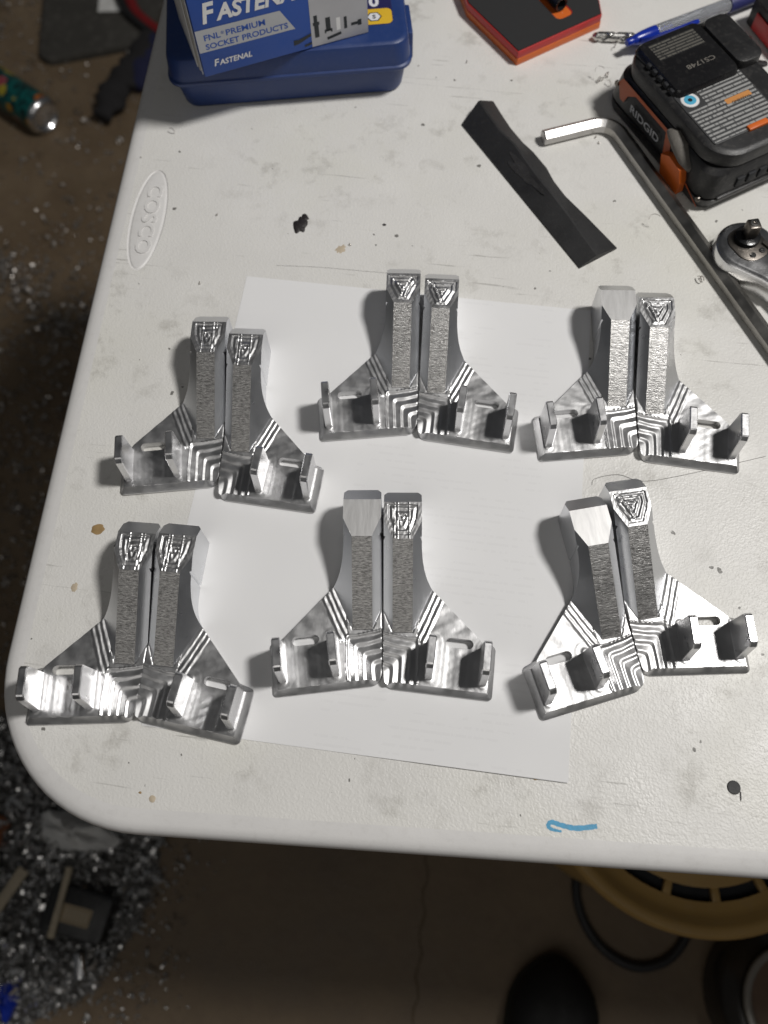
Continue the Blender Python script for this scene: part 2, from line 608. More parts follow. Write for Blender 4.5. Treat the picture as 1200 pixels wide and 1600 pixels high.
def text_mesh(s, size, width=None, shear=0.0, bold=0.0, align='LEFT', depth=0.0):
    c = bpy.data.curves.new('lettering', 'FONT')
    c.body = s
    c.size = size * MM
    c.shear = shear
    c.offset = bold * MM
    c.align_x = align
    c.extrude = depth * MM
    c.resolution_u = 3
    o = bpy.data.objects.new('lettering_tmp', c)
    COL.objects.link(o)
    dg = bpy.context.evaluated_depsgraph_get()
    me = bpy.data.meshes.new_from_object(o.evaluated_get(dg))
    bpy.data.objects.remove(o)
    bpy.data.curves.remove(c)
    if width:
        xs = [v.co.x for v in me.vertices]
        k = width * MM / (max(xs) - min(xs))
        x0 = min(xs) if align == 'LEFT' else 0
        for v in me.vertices:
            v.co.x = (v.co.x - x0) * k
    return me


def quad(pts, name='mesh'):
    return mesh_from(pts, [tuple(range(len(pts)))], name)


def blob(cx, cy, rx, ry, z, h, rough=0.3, n=26, rz=0.0, seed=0):
    """flat irregular patch a fraction of a millimetre thick"""
    r = random.Random(seed)
    ph = [(r.uniform(0, 6.28), r.choice((2, 3, 4, 5, 7)), r.uniform(0.3, 1)) for _ in range(5)]
    ring = []
    for k in range(n):
        a = 2 * math.pi * k / n
        f = 1 + rough * sum(w * math.sin(m * a + p) for p, m, w in ph) / 2.2
        x, y = rx * f * math.cos(a), ry * f * math.sin(a)
        ring.append((x * math.cos(rz) - y * math.sin(rz), x * math.sin(rz) + y * math.cos(rz)))
    lo = [(cx + x, cy + y, z) for x, y in ring]
    hi = [(cx + x * 0.86, cy + y * 0.86, z + h) for x, y in ring]
    return loops_mesh([lo, hi], False, True, True, 60)


# ------------------------------------------------------------ the setting: floor
def build_floor():
    S = 6000
    N = 40
    V, F = [], []
    for j in range(N + 1):
        for i in range(N + 1):
            V.append((-S + 2 * S * i / N, -S + 2 * S * j / N, FLOOR))
    for j in range(N):
        for i in range(N):
            a = j * (N + 1) + i
            F.append((a, a + 1, a + N + 2, a + N + 1))
    fl = link('floor', mesh_from(V, F), 'floor')
    tag(fl, 'dark brown stained concrete workshop floor strewn with metal chips', None, None, 'structure')
    pts = [(62 + 3 * math.sin(i * 1.7) + i * 0.3, -150 - i * 12.0) for i in range(26)]
    V = [(x - 1.4 - 0.8 * math.sin(i * 2.3), y, FLOOR + 0.6) for i, (x, y) in enumerate(pts)] + [(x + 1.4, y, FLOOR + 0.6) for x, y in pts]
    n = len(pts)
    link('floor_crack', mesh_from(V, [(i, i + 1, n + i + 1, n + i) for i in range(n - 1)]), 'crack', fl)


build_floor()


# ------------------------------------------------------------ folding table
TR = math.radians(3.6)


def build_table():
    c0, s0 = math.cos(TR), math.sin(TR)
    t = thing('folding_table', 'white pebbled plastic folding table with rounded corner and moulded oval badge', 'table', (0, 0, FLOOR))
    up = -FLOOR
    # table frame: origin at the (unrounded) near-left corner
    O = np.array((-184.5, -196.5))
    ex, ey = np.array((math.cos(math.radians(3.8)), math.sin(math.radians(3.8)))), np.array((math.cos(math.radians(93.6)), math.sin(math.radians(93.6))))
    Wd, Dp = 1220.0, 700.0
    crn = [O, O + ex * Wd, O + ex * Wd + ey * Dp, O + ey * Dp]
    outline = round_poly([(p[0], p[1], 84) for p in crn], 18)
    # subdivide the long straights
    prof = [(12.0, 0.0), (9.0, -0.12), (6.0, -0.5), (3.0, -1.6), (1.2, -3.4), (0.2, -6.2), (0.0, -9.0), (0.3, -34.0), (1.5, -37.0), (4.0, -38.0), (9.0, -37.5), (11.0, -20.0)]
    loops = [[(x, y, z + up) for x, y in offset(outline, d)] for d, z in prof]
    link('table_edge', loops_mesh(loops, False, False, True, 50), 'table_lip', t)
    top = offset(outline, 12.0)
    # flat field with the badge recess cut out of it
    bc = np.array((-181.6, 178.5))
    ax = np.array((-4.4, 80.5))
    ax = ax / np.linalg.norm(ax)
    ay = np.array((-ax[1], ax[0]))
    ell = [tuple(bc + ax * 41.5 * math.cos(a) + ay * 11.6 * math.sin(a)) for a in np.linspace(0, 2 * math.pi, 48, endpoint=False)]

    def eo(d):
        return [tuple(bc + ax * (41.5 - d) * math.cos(a) + ay * (11.6 - d) * math.sin(a)) for a in np.linspace(0, 2 * math.pi, 48, endpoint=False)]
    vs = [Vector(p) for p in top] + [Vector(p) for p in ell]
    nt = len(top)
    ed = [(i, (i + 1) % nt) for i in range(nt)] + [(nt + i, nt + (i + 1) % 48) for i in range(48)]
    ov, oe, of, *_ = delaunay_2d_cdt(vs, ed, [], 0, 1e-6)
    F = []
    for f in of:
        g = sum((ov[i] for i in f), Vector((0, 0))) / 3
        q = np.array(g) - bc
        if (q @ ax / 41.5) ** 2 + (q @ ay / 11.6) ** 2 < 0.995:
            continue
        F.append(f)
    tt = link('table_top', mesh_from([(v.x, v.y, up) for v in ov], F), 'table', t)
    # badge: a recessed oval ring and raised letters
    lp = [[(x, y, z + up) for x, y in eo(d)] for d, z in ((0, 0), (0.4, -0.5), (0.9, -0.8), (1.5, -0.6), (2.1, -0.15), (2.8, -0.05))]
    bd = link('badge', loops_mesh(lp, False, True, True, 60), 'table_lip', t)
    me = text_mesh('COSCO', 13.5, width=57, bold=0.25, align='CENTER', depth=0.5)
    lt = link('lettering', me, 'table_lip', bd)
    lt.location = ((bc[0] - 3.6) * MM, (bc[1]) * MM, (up + 0.1) * MM)
    lt.rotation_euler = (0, 0, math.atan2(ax[1], ax[0]) + math.pi)
    # underside
    un = offset(outline, 11.0)
    link('underside', quad([(x, y, up - 20) for x, y in un[::-1]]), 'table_under', t)
    # folding legs, set well in under the top
    for k, (u, v) in enumerate(((190, 150), (190, 560), (1030, 150), (1030, 560))):
        p = O + ex * u + ey * v
        link('leg', sweep([(p[0], p[1], 0), (p[0], p[1], up - 21)], ngon(14, 14)), 'dark_steel', t)
    for u in (190, 1030):
        a, b = O + ex * u + ey * 150, O + ex * u + ey * 560
        link('leg_brace', sweep([(a[0], a[1], 180), (b[0], b[1], 180)], ngon(9, 10)), 'dark_steel', t)
    # marks on the plastic
    def mark(name, me, m):
        o = link(name, me, m, t)
        o.location = (0, 0, up * MM)
        return o
    mark('grease_blot', blob(-81.2, 184.5, 4.5, 6.4, 0.05, 0.5, 0.20, 40, 0.1, 3), 'tar')
    mark('grease_blot', blob(-79.2, 191.0, 2.4, 3.0, 0.05, 0.4, 0.25, 22, 0.5, 5), 'tar')
    mark('drip_stain', blob(-158.0, -38.0, 3.9, 3.0, 0.05, 0.12, 0.35, 24, 0.4, 8), 'brown_spot')
    mark('drip_stain', blob(-162.0, -72.5, 1.7, 2.7, 0.05, 0.12, 0.2, 20, 0.0, 9), 'pale_spot')
    mark('drip_stain', blob(-94.3, -173.6, 1.7, 1.7, 0.05, 0.12, 0.2, 20, 0.0, 10), 'pale_spot')
    mark('drip_stain', blob(-101.0, -171.5, 0.8, 0.6, 0.05, 0.12, 0.2, 16, 0.0, 11), 'brown_spot')
    mark('drip_stain', blob(92.0, -139.5, 1.3, 1.0, 0.05, 0.12, 0.2, 16, 0.0, 12), 'brown_spot')
    mark('drip_stain', blob(-52.0, 168.5, 2.4, 4.0, 0.05, 0.08, 0.5, 20, -0.5, 13), 'pale_spot')
    mark('drip_stain', blob(-27.0, 191.0, 1.3, 1.0, 0.05, 0.08, 0.5, 20, 0.0, 14), 'tar')
    mark('hole_plug', loops_mesh([[(188.1 + x, -131.3 + y, 0.05) for x, y in ngon(3.35, 28)], [(188.1 + x, -131.3 + y, 0.7) for x, y in ngon(3.0, 28)]], False, True), 'black_rubber')
    mark('pen_tick', loops_mesh([[(191.2 + x, -135.6 + y * 0.7, 0.06) for x, y in ((-.3, 4), (.4, 4), (.5, -1), (0, -3), (-.3, 0))], [(191.2 + x, -135.6 + y * 0.7, 0.1) for x, y in ((-.3, 4), (.4, 4), (.5, -1), (0, -3), (-.3, 0))]], False, True), 'tar')
    # blue marker arrow
    pth = [(106.0, -162.4), (101.2, -162.0), (99.5, -160.6), (101.0, -158.8), (106.0, -159.6), (113, -160.0), (122.8, -157.8)]
    wd = [0.45, 0.8, 1.0, 1.1, 1.15, 1.25, 1.15]
    L, Rr = [], []
    sp = smooth_path([(x, y, 0) for x, y in pth], 6)
    for i, p in enumerate(sp):
        d = (sp[min(i + 1, len(sp) - 1)] - sp[max(i - 1, 0)]).normalized()
        w = np.interp(i / 6, range(7), wd) * (1 + 0.12 * math.sin(i * 2.1))
        L.append((p.x - d.y * w, p.y + d.x * w, 0.07))
        Rr.append((p.x + d.y * w, p.y - d.x * w, 0.07))
    n = len(L)
    mark('marker_arrow', mesh_from(L + Rr, [(i, n + i, n + i + 1, i + 1) for i in range(n - 1)]), 'marker_blue')
    return t


build_table()


# ------------------------------------------------------------ paper
def build_paper(cx, cy, rz, z, curl, label):
    W, Hh = 215.9, 279.4
    nx, ny = 36, 46
    V, F = [], []
    for side in (0, 1):
        for j in range(ny + 1):
            for i in range(nx + 1):
                x, y = W * (i / nx - 0.5), Hh * (j / ny - 0.5)
                d = max(0, 1 - (y + Hh / 2) / 16.0) * min(1, max(0, (x + 30) / 70.0))
                zz = curl * d * d + 0.10 * (1 - side)
                V.append((x, y, zz))
    o2 = (nx + 1) * (ny + 1)
    for j in range(ny):
        for i in range(nx):
            a = j * (nx + 1) + i
            F.append((a, a + 1, a + nx + 2, a + nx + 1))
            F.append((o2 + a, o2 + a + nx + 1, o2 + a + nx + 2, o2 + a + 1))
    rim = [i for i in range(nx + 1)] + [(j + 1) * (nx + 1) - 1 for j in range(1, ny + 1)] + [ny * (nx + 1) + i for i in range(nx - 1, -1, -1)] + [j * (nx + 1) for j in range(ny - 1, 0, -1)]
    for a, b in zip(rim, rim[1:] + rim[:1]):
        F.append((a, a + o2, b + o2, b))
    o = link('paper_sheet', mesh_from(V, F, smooth=50), 'paper', None, (cx, cy, z), (0, 0, rz))
    tag(o, label, 'paper')


build_paper(-0.8, 0.4, math.radians(-0.35), 0.04, 0.3, 'white paper sheet peeking out underneath the other sheet below the brackets')
build_paper(0.0, 0.0, 0.0, 0.18, 0.9, 'white letter paper sheet with faint print, lying on top under the brackets')


# ------------------------------------------------------------ machined brackets
ZF = 4.9                     # plate floor height
FA = math.radians(6.5)       # the foot is turned against the neck
E1 = np.array((math.cos(FA), math.sin(FA)))
E2 = np.array((-math.sin(FA), math.cos(FA)))
K0 = np.array((-55.6, -2.0))
RX0, RX1 = -15.3, -4.8       # ridge strip
RY0, RY1, HZ = 32.85, 76.8, 26.6
SL = (HZ - ZF) / (RY1 - RY0)


def ridge(y):
    return ZF + SL * (y - RY0)


def poly_inside(P, poly):
    P = np.asarray(P)
    q = np.asarray(poly)
    x, y = P[:, 0], P[:, 1]
    ins = np.zeros(len(P), bool)
    j = len(q) - 1
    for i in range(len(q)):
        xi, yi, xj, yj = *q[i], *q[j]
        c = ((yi > y) != (yj > y)) & (x < (xj - xi) * (y - yi) / (yj - yi + 1e-12) + xi)
        ins ^= c
        j = i
    return ins


def seg_dist(P, a, b):
    a, b = np.array(a, float), np.array(b, float)
    ab = b - a
    t = np.clip(((P - a) @ ab) / (ab @ ab), 0, 1)
    return np.linalg.norm(P - (a + t[:, None] * ab), axis=1)


def poly_dist(P, poly):
    d = np.full(len(P), 1e9)
    for i in range(len(poly)):
        d = np.minimum(d, seg_dist(P, poly[i - 1], poly[i]))
    return d


def sstep(a, b, x):
    t = np.clip((x - a) / (b - a), 0, 1)
    return t * t * (3 - 2 * t)


def saw(f, up=0.42):
    """one tool pass: slow climb, then a rounded step down"""
    f = f - np.floor(f)
    return np.where(f < 1 - up, f / (1 - up), 1 - sstep(1 - up, 1.0, f))


def wob(P, s, seed):
    r = np.random.default_rng(seed)
    out = np.zeros(len(P))
    for _ in range(5):
        k = r.normal(size=2) * s
        out += np.sin(P @ k + r.uniform(0, 6.28))
    return out / 5


PRONG_O = (K0 + E1 * 5.93 + E2 * 8.8, 16.6)    # base front point, length
PRONG_I = (K0 + E1 * 33.4 + E2 * 8.8, 16.6)


def floor_height(P):
    x, y = P[:, 0], P[:, 1]
    z = np.full(len(P), ZF)
    # nested L-shaped passes below the neck
    s_v = (x + 17.5 + 0.077 * (y - 28) + 0.55 * wob(P, 0.3, 1)) / 4.3
    s_h = (28.2 + 0.03 * (x + 17) + 0.008 * (x + 17) ** 2 - y + 0.55 * wob(P, 0.3, 2)) / 5.2
    k = 0.20
    s = -np.log(np.exp(-np.clip(s_v, -9, 9) / k) + np.exp(-np.clip(s_h, -9, 9) / k)) * k
    z += np.where(s > -0.42, 0.72 * saw(s, 0.42), 0) * sstep(-0.5, -0.3, s) - 0.35 * sstep(-0.4, 0.2, s)
    # run-out of the slope directly below the neck
    hb = (s_v > 0) & (s_h < 0)
    z += np.where(hb, 0.5 * sstep(0.0, -0.9, s_h), 0)
    # passes beside the outer slanted edge of the neck
    a, b = np.array((RX0, RY0)), np.array((-25.8, 55.6))
    nrm = np.array((-(b - a)[1], (b - a)[0]))
    nrm /= np.linalg.norm(nrm)
    d = (P - a) @ nrm
    along = (P - a) @ ((b - a) / np.linalg.norm(b - a))
    m = sstep(0, 0.3, d) * sstep(8.6, 8.2, d) * sstep(-4.5, -3.0, along) * sstep(0.05, -0.1, s_v)
    z += m * 0.42 * saw((d + 0.34 * wob(P, 0.35, 3)) / 2.85, 0.5)
    # pads around the prongs, with a small fillet at the root
    for (c, ln), r in ((PRONG_I, 5.4), (PRONG_O, 4.2)):
        q = seg_dist(P, c - E2 * 1.8, c + E2 * (ln + 0.6)) + 0.12 * wob(P, 0.6, 7)
        z += 0.09 * sstep(r + 1.0, r - 0.6, q) + 0.32 * np.exp(-np.clip(q - 1.75, 0, 99) / 0.55)
    # shallow track from the slot to the front edge
    u, v = (P - K0) @ E1, (P - K0) @ E2
    tr = sstep(12.4, 14.8, u) * sstep(26.4, 23.6, u) * sstep(28, 25.5, v)
    z -= 0.16 * tr
    z += 0.07 * (sstep(17.0, 19.4, u) * sstep(22.0, 19.6, u)) * sstep(26.5, 25, v)
    # wandering passes towards the diagonal
    far = ((d >= 8.4) | ((s_v < 0) & (along <= -3.5))) & (v > 31)
    c3 = np.array((-31.0, 48.5))
    q = np.abs((P - c3) @ np.array((0.55, 0.83))) + 1.3 * wob(P, 0.33, 5)
    z += np.where(far, 0.10 * np.sin(q / 1.5) * sstep(31, 34, v), 0)
    z += 0.04 * wob(P, 0.8, 6)
    return z


def cdt_field(poly, holes, hfun, step):
    P0 = [tuple(p) for p in poly]
    lo, hi = np.min(P0, 0), np.max(P0, 0)
    gx, gy = np.meshgrid(np.arange(lo[0], hi[0], step), np.arange(lo[1], hi[1], step))
    gx = gx + (np.arange(gx.shape[0]) % 2)[:, None] * step * 0.5
    G = np.c_[gx.ravel(), gy.ravel()]
    keep = poly_inside(G, P0) & (poly_dist(G, P0) > step * 0.45)
    for h in holes:
        keep &= ~poly_inside(G, h) & (poly_dist(G, h) > step * 0.45)
    G = G[keep]
    vs = [Vector(p) for p in P0]
    ed = [(i, (i + 1) % len(P0)) for i in range(len(P0))]
    for h in holes:
        o = len(vs)
        vs += [Vector(p) for p in h]
        ed += [(o + i, o + (i + 1) % len(h)) for i in range(len(h))]
    nb = len(vs)
    vs += [Vector(p) for p in G]
    ov, oe, of, *_ = delaunay_2d_cdt(vs, ed, [], 0, 1e-7)
    V = np.array([(v.x, v.y) for v in ov])
    C = np.array([V[list(f)].mean(0) for f in of])
    ok = poly_inside(C, P0)
    for h in holes:
        ok &= ~poly_inside(C, h)
    F = [tuple(f) for f, g in zip(of, ok) if g]
    return V, F, hfun(V)


def densify(poly, step):
    out = []
    for i, p in enumerate(poly):
        q = poly[(i + 1) % len(poly)]
        n = max(1, int(math.hypot(q[0] - p[0], q[1] - p[1]) / step))
        for k in range(n):
            out.append((p[0] + (q[0] - p[0]) * k / n, p[1] + (q[1] - p[1]) * k / n))
    return out


def foot_mesh():
    c7 = K0 + E2 * 28.4
    fi = K0 + E1 * (55.6 / math.cos(FA))
    pts = [(K0[0], K0[1], 2.6), (fi[0], fi[1], 6.5), (0, 43.9, 0), (RX1, RY0, 0), (RX0, RY0, 0), (-25.8, 55.6, 0), (-50.3, 28.9, 0.0), (c7[0], c7[1], 3.0)]
    poly = densify(round_poly(pts, 7), 0.9)
    # which edges are drafted: front and outer side only
    fr = seg_dist(np.array(poly), K0, fi)
    sd = seg_dist(np.array(poly), K0, c7)
    tp = seg_dist(np.array(poly), c7, (-50.3, 28.9))
    xs = np.array(poly)
    w = np.maximum(np.maximum(sstep(2.0, 0.2, fr) * sstep(-0.1, -5.5, xs[:, 0]), sstep(2.0, 0.2, sd)), sstep(2, 0.2, tp) * sstep(-50, -54, xs[:, 0]))
    seam = np.zeros(len(poly), bool)
    for a, b in (((0, 43.9), (RX1, RY0)), ((RX1, RY0), (RX0, RY0)), ((RX0, RY0), (-25.8, 55.6))):
        seam |= seg_dist(xs, a, b) < 0.01
    levels = [(0.0, 0.35), (0.35, 0.0), (0.95, 0.1), (1.1, 0.35), (4.55, 2.85)]
    top = offset(poly, 3.1, w)
    slc = K0 + E1 * 19.1 + E2 * 27.1
    slot = []
    for sgn, a0 in ((1, -90), (-1, 90)):
        for k in range(9):
            a = math.radians(a0 + 180 * k / 8)
            slot.append(tuple(slc + E1 * (sgn * 4.7 + 2.45 * math.cos(a)) + E2 * 2.45 * math.sin(a)))
    V2, F2, Z = cdt_field(top, [slot], floor_height, 0.46)
    # keep border vertices level
    bd = poly_dist(V2, top)
    Z = np.where(bd < 0.02, np.where(seg_dist(V2, (RX0, RY0), (RX1, RY0)) < 0.05, ZF, np.minimum(Z, ZF + 0.25)), Z)
    V = [(p[0], p[1], z) for p, z in zip(V2, Z)]
    F = list(F2)
    n = len(poly)
    near = lambda x, y: int(np.argmin((V2[:, 0] - x) ** 2 + (V2[:, 1] - y) ** 2))
    topi = [near(x, y) for x, y in top]
    base = len(V)
    for z, d in levels:
        V += [(x, y, z) for x, y in offset(poly, d, w)]
    rows = [[base + k * n + i for i in range(n)] for k in range(len(levels))] + [topi]
    for k in range(len(rows) - 1):
        for i in range(n):
            j = (i + 1) % n
            if seam[i] and seam[j]:
                continue
            F.append((rows[k][i], rows[k][j], rows[k + 1][j], rows[k + 1][i]))
    sl = [near(x, y) for x, y in slot]
    m = len(sl)
    b2 = len(V)
    V += [(x, y, 0.0) for x, y in slot]
    for i in range(m):
        j = (i + 1) % m
        F.append((sl[j], sl[i], b2 + i, b2 + j))
    return V, F


def neck_mesh():
    KO, KI = 1.06, 1.12
    yo = RY1 + (-20.0 - RX0) * -KO / SL            # where the outer facet meets the flat head
    yi = RY1 + (0.0 - RX1) * KI / SL
    curve = [(-25.8, 55.6), (-24.4, 57.5), (-23.1, 59.6), (-22.1, 61.9), (-21.3, 64.4), (-20.7, 67.2), (-20.3, 70.4), (-20.0, 74.2), (-20.0, 77.4), (-19.1, 78.9), (-20.0, 79.5), (-20.0, yo)]
    inner = [(0, 43.9), (0, 77.8), (-0.9, 79.2), (0, 79.8), (0, yi)]
    V, F, mi = [], [], []

    def v(x, y, z):
        V.append((x, y, z))
        return len(V) - 1
    zo = lambda x, y: ridge(y) - (RX0 - x) * KO
    zi = lambda x, y: ridge(y) - (x - RX1) * KI
    # ridge strip
    a = v(RX0, RY0, ZF); b = v(RX1, RY0, ZF); c = v(RX1, RY1, HZ); d = v(RX0, RY1, HZ)
    F.append((a, b, c, d)); mi.append(1)
    # outer facet
    oc = [v(x, y, zo(x, y)) for x, y in curve]
    F.append((a, d, oc[-1]) + tuple(oc[-2::-1])); mi.append(0)
    # inner facet
    ic = [v(x, y, zi(x, y)) for x, y in inner]
    F.append((b,) + tuple(ic) + (c,)); mi.append(0)
    # walls
    lo = [v(x, y, 0) for x, y in curve]
    for k in range(len(curve) - 1):
        F.append((oc[k], oc[k + 1], lo[k + 1], lo[k])); mi.append(0)
    li = [v(x, y, 0) for x, y in inner]
    for k in range(len(inner) - 1):
        F.append((ic[k + 1], ic[k], li[k], li[k + 1])); mi.append(0)
    return V, F, mi, yo, yi


def head_mesh(style, yo, yi):
    ytop, yend, zend = 97.45, 105.6, 20.0
    poly = densify([(RX0, RY1), (RX1, RY1), (0, yi), (0, ytop), (-20, ytop), (-20, yo)], 0.8)
    shield = [(-18.6, 95.8), (-1.6, 95.8), (-1.9, 89.5), (-6.2, 78.9), (-13.6, 78.9), (-18.4, 89.0)]
    if style == 'worn':
        shield = [(-17.8, 96.0), (-2.4, 96.0), (-2.6, 88.5), (-6.0, 78.9), (-13.8, 78.9), (-17.6, 88.5)]

    def hf(P):
        z = np.full(len(P), HZ)
        if style == 'plain':
            return z
        d = np.where(poly_inside(P, shield), 1, -1) * poly_dist(P, shield) + (0.5 if style == 'worn' else 0.32) * wob(P, 0.42, 11 if style == 'worn' else 12)
        z = z - 0.75 * sstep(-0.15, 0.5, d)
        z += np.where(d > 0.6, (0.42 if style == 'worn' else 0.7) * saw((d - 0.6) / 2.7, 0.45), 0)
        # leftover island in the middle, with a slanting cut through it
        c = np.array((-9.6, 89.0))
        q = np.linalg.norm((P - c) * np.array((0.8, 1.0)), axis=1) + 0.5 * wob(P, 1.3, 14)
        z += 0.75 * sstep(2.3, 1.5, q) - 0.7 * sstep(0.9, 0.4, np.abs(q - 1.1))
        if style == 'engraved':
            ct = seg_dist(P, (-4.2, 93.5), (-9.2, 82.0))
            z += 0.65 * sstep(0.9, 0.25, ct) - 0.35 * sstep(0.6, 0.2, np.abs(ct - 1.5))
        else:
            for xx in (-13.2, -7.3, -5.6):
                z += 0.30 * sstep(0.35, 0.1, np.abs(P[:, 0] - xx))
        z += 0.06 * wob(P, 1.6, 15)
        return np.where(poly_dist(P, poly) < 0.05, HZ, z)
    V2, F2, Z = cdt_field(poly, [], hf, 0.36)
    V = [(p[0], p[1], z) for p, z in zip(V2, Z)]
    F = list(F2)
    mi = [1] * len(F)

    def v(x, y, z):
        V.append((x, y, z))
        return len(V) - 1
    n = len(poly)
    # side walls from the border of the flat down to the table, end chamfer with clipped corners
    ym = yend - 2.2
    zm = HZ + (zend - HZ) * (ym - ytop) / (yend - ytop)
    a = v(0, ytop, HZ); b = v(-20, ytop, HZ)
    c = v(0, ym, zm); d = v(-1.8, yend, zend); e = v(-18.2, yend, zend); f = v(-20, ym, zm)
    F.append((a, c, d, e, f, b)); mi.append(0)
    g = [v(0, yi, HZ), v(0, yi, 0), v(0, ym, 0), v(-1.8, yend, 0), v(-18.2, yend, 0), v(-20, ym, 0), v(-20, yo, 0), v(-20, yo, HZ)]
    F.append((g[0], g[1], g[2], c, a)); mi.append(0)
    F.append((c, g[2], g[3], d)); mi.append(0)
    F.append((d, g[3], g[4], e)); mi.append(0)
    F.append((e, g[4], g[5], f)); mi.append(0)
    F.append((f, g[5], g[6], g[7], b)); mi.append(0)
    return V, F, mi


def prong_mesh(spec):
    c, ln = spec
    prof = [(-2.6, 3.0), (-2.4, ZF), (-0.35, 24.0), (1.6, 26.36), (ln - 1.2, 26.36), (ln + 0.1, 24.9), (ln + 1.0, ZF), (ln + 1.1, 3.0)]
    bm = bmesh.new()
    a = [bm.verts.new((*(c + E1 * -2.1 + E2 * t), z)) for t, z in prof]
    b = [bm.verts.new((*(c + E1 * 2.1 + E2 * t), z)) for t, z in prof]
    bm.faces.new(a)
    bm.faces.new(b[::-1])
    for i in range(len(prof)):
        j = (i + 1) % len(prof)
        bm.faces.new((a[i], b[i], b[j], a[j]))
    bmesh.ops.recalc_face_normals(bm, faces=bm.faces)
    es = [e for e in bm.edges if e.calc_face_angle(0) > 0.6]
    bevel(bm, 0.5, 1, es)
    bmesh.ops.scale(bm, vec=(1, 1, 1), verts=bm.verts)
    V = [tuple(v.co) for v in bm.verts]
    bm.verts.index_update()
    F = [tuple(v.index for v in f.verts) for f in bm.faces]
    bm.free()
    return V, F


def mirrored(V, F):
    return [(-x, y, z) for x, y, z in V], [tuple(f[::-1]) for f in F]


def build_brackets():
    fv, ff = foot_mesh()
    nv, nf, nm, yo, yi = neck_mesh()
    heads = {s: head_mesh(s, yo, yi) for s in ('engraved', 'worn', 'plain')}
    pr = [prong_mesh(PRONG_O), prong_mesh(PRONG_I)]
    lib = {}

    def fix(me, deg):
        bm = bmesh.new()
        bm.from_mesh(me)
        bmesh.ops.remove_doubles(bm, verts=bm.verts, dist=1e-8)
        bmesh.ops.recalc_face_normals(bm, faces=bm.faces)
        up = sum(f.normal.z * f.calc_area() for f in bm.faces)
        if up < 0:
            bmesh.ops.reverse_faces(bm, faces=bm.faces)
        bm.to_mesh(me)
        bm.free()
        shade(me, deg)
        return me
    for hand in 'LR':
        g = (lambda V, F: (V, F)) if hand == 'L' else mirrored
        lib[hand, 'foot'] = fix(mesh_from(*g(fv, ff), 'foot'), 42)
        lib[hand, 'foot'].materials.append(M['mill'])
        lib[hand, 'neck'] = fix(mesh_from(*g(nv, nf), 'neck', None, nm), 25)
        for m in ('satin', 'torn'):
            lib[hand, 'neck'].materials.append(M[m])
        for s, (hv, hf, hm) in heads.items():
            me = fix(mesh_from(*g(hv, hf), 'head', None, hm), 42)
            me.materials.append(M['satin'])
            me.materials.append(M['faced' if s == 'plain' else 'mill'])
            lib[hand, s] = me
        for k, (pv, pf) in enumerate(pr):
            me = fix(mesh_from(*g(pv, pf), 'prong'), 12)
            me.materials.append(M['polish'])
            lib[hand, 'prong', k] = me
    spots = [
        ('L', -94.87, -9.08, 0.1033, 'worn', 0.32),
        ('R', -94.24, -16.90, 0.0802, 'worn', 0.32),
        ('L', 12.02, 37.59, 0.0951, 'engraved', 0.32),
        ('R', 12.19, 34.53, 0.0660, 'engraved', 0.32),
        ('L', 137.78, 40.13, 0.0985, 'plain', 0.32),
        ('R', 139.01, 35.84, 0.0872, 'engraved', 0.06),
        ('L', -111.27, -142.98, 0.0429, 'worn', 0.32),
        ('R', -111.88, -142.25, 0.0204, 'worn', 0.32),
        ('L', 11.31, -108.42, 0.1290, 'plain', 0.32),
        ('R', 12.00, -109.84, 0.1195, 'worn', 0.32),
        ('L', 145.28, -93.47, 0.3034, 'plain', 0.32),
        ('R', 143.46, -86.80, 0.2714, 'engraved', 0.06),
    ]
    labels = [
        'left bracket half of the pair nearest the oval table badge',
        'right bracket half of the pair nearest the oval table badge, on the paper corner',
        'left bracket half with shield-shaped milled head, of the pair nearest the black sanding block',
        'right bracket half with shield-shaped milled head, of the pair nearest the black sanding block',
        'plain flat-headed left bracket half on the upper right paper corner, below the hex key',
        'right bracket half with rough-milled head standing on bare table below the hex key',
        'left bracket half nearest the rounded table corner, next to the brown drip stains',
        'right bracket half over the lower left paper corner, beside the rounded table corner',
        'plain flat-headed left bracket half in the middle of the paper, with dark streaked neck',
        'right bracket half in the middle of the paper, rough-milled head next to a plain-headed mate',
        'plain bright-headed left bracket half set askew across the right edge of the paper',
        'right bracket half with rough-milled head, askew on bare table right of the paper',
    ]
    for (hand, x, y, th, st, z), lab in zip(spots, labels):
        t = thing('aluminium_bracket', lab, 'metal bracket', (x, y, z), th, 'machined aluminium bracket halves in six pairs')
        link('foot_plate', lib[hand, 'foot'], None, t)
        link('neck', lib[hand, 'neck'], None, t)
        link('head', lib[hand, st], None, t)
        link('prong', lib[hand, 'prong', 0], None, t)
        link('prong', lib[hand, 'prong', 1], None, t)


build_brackets()


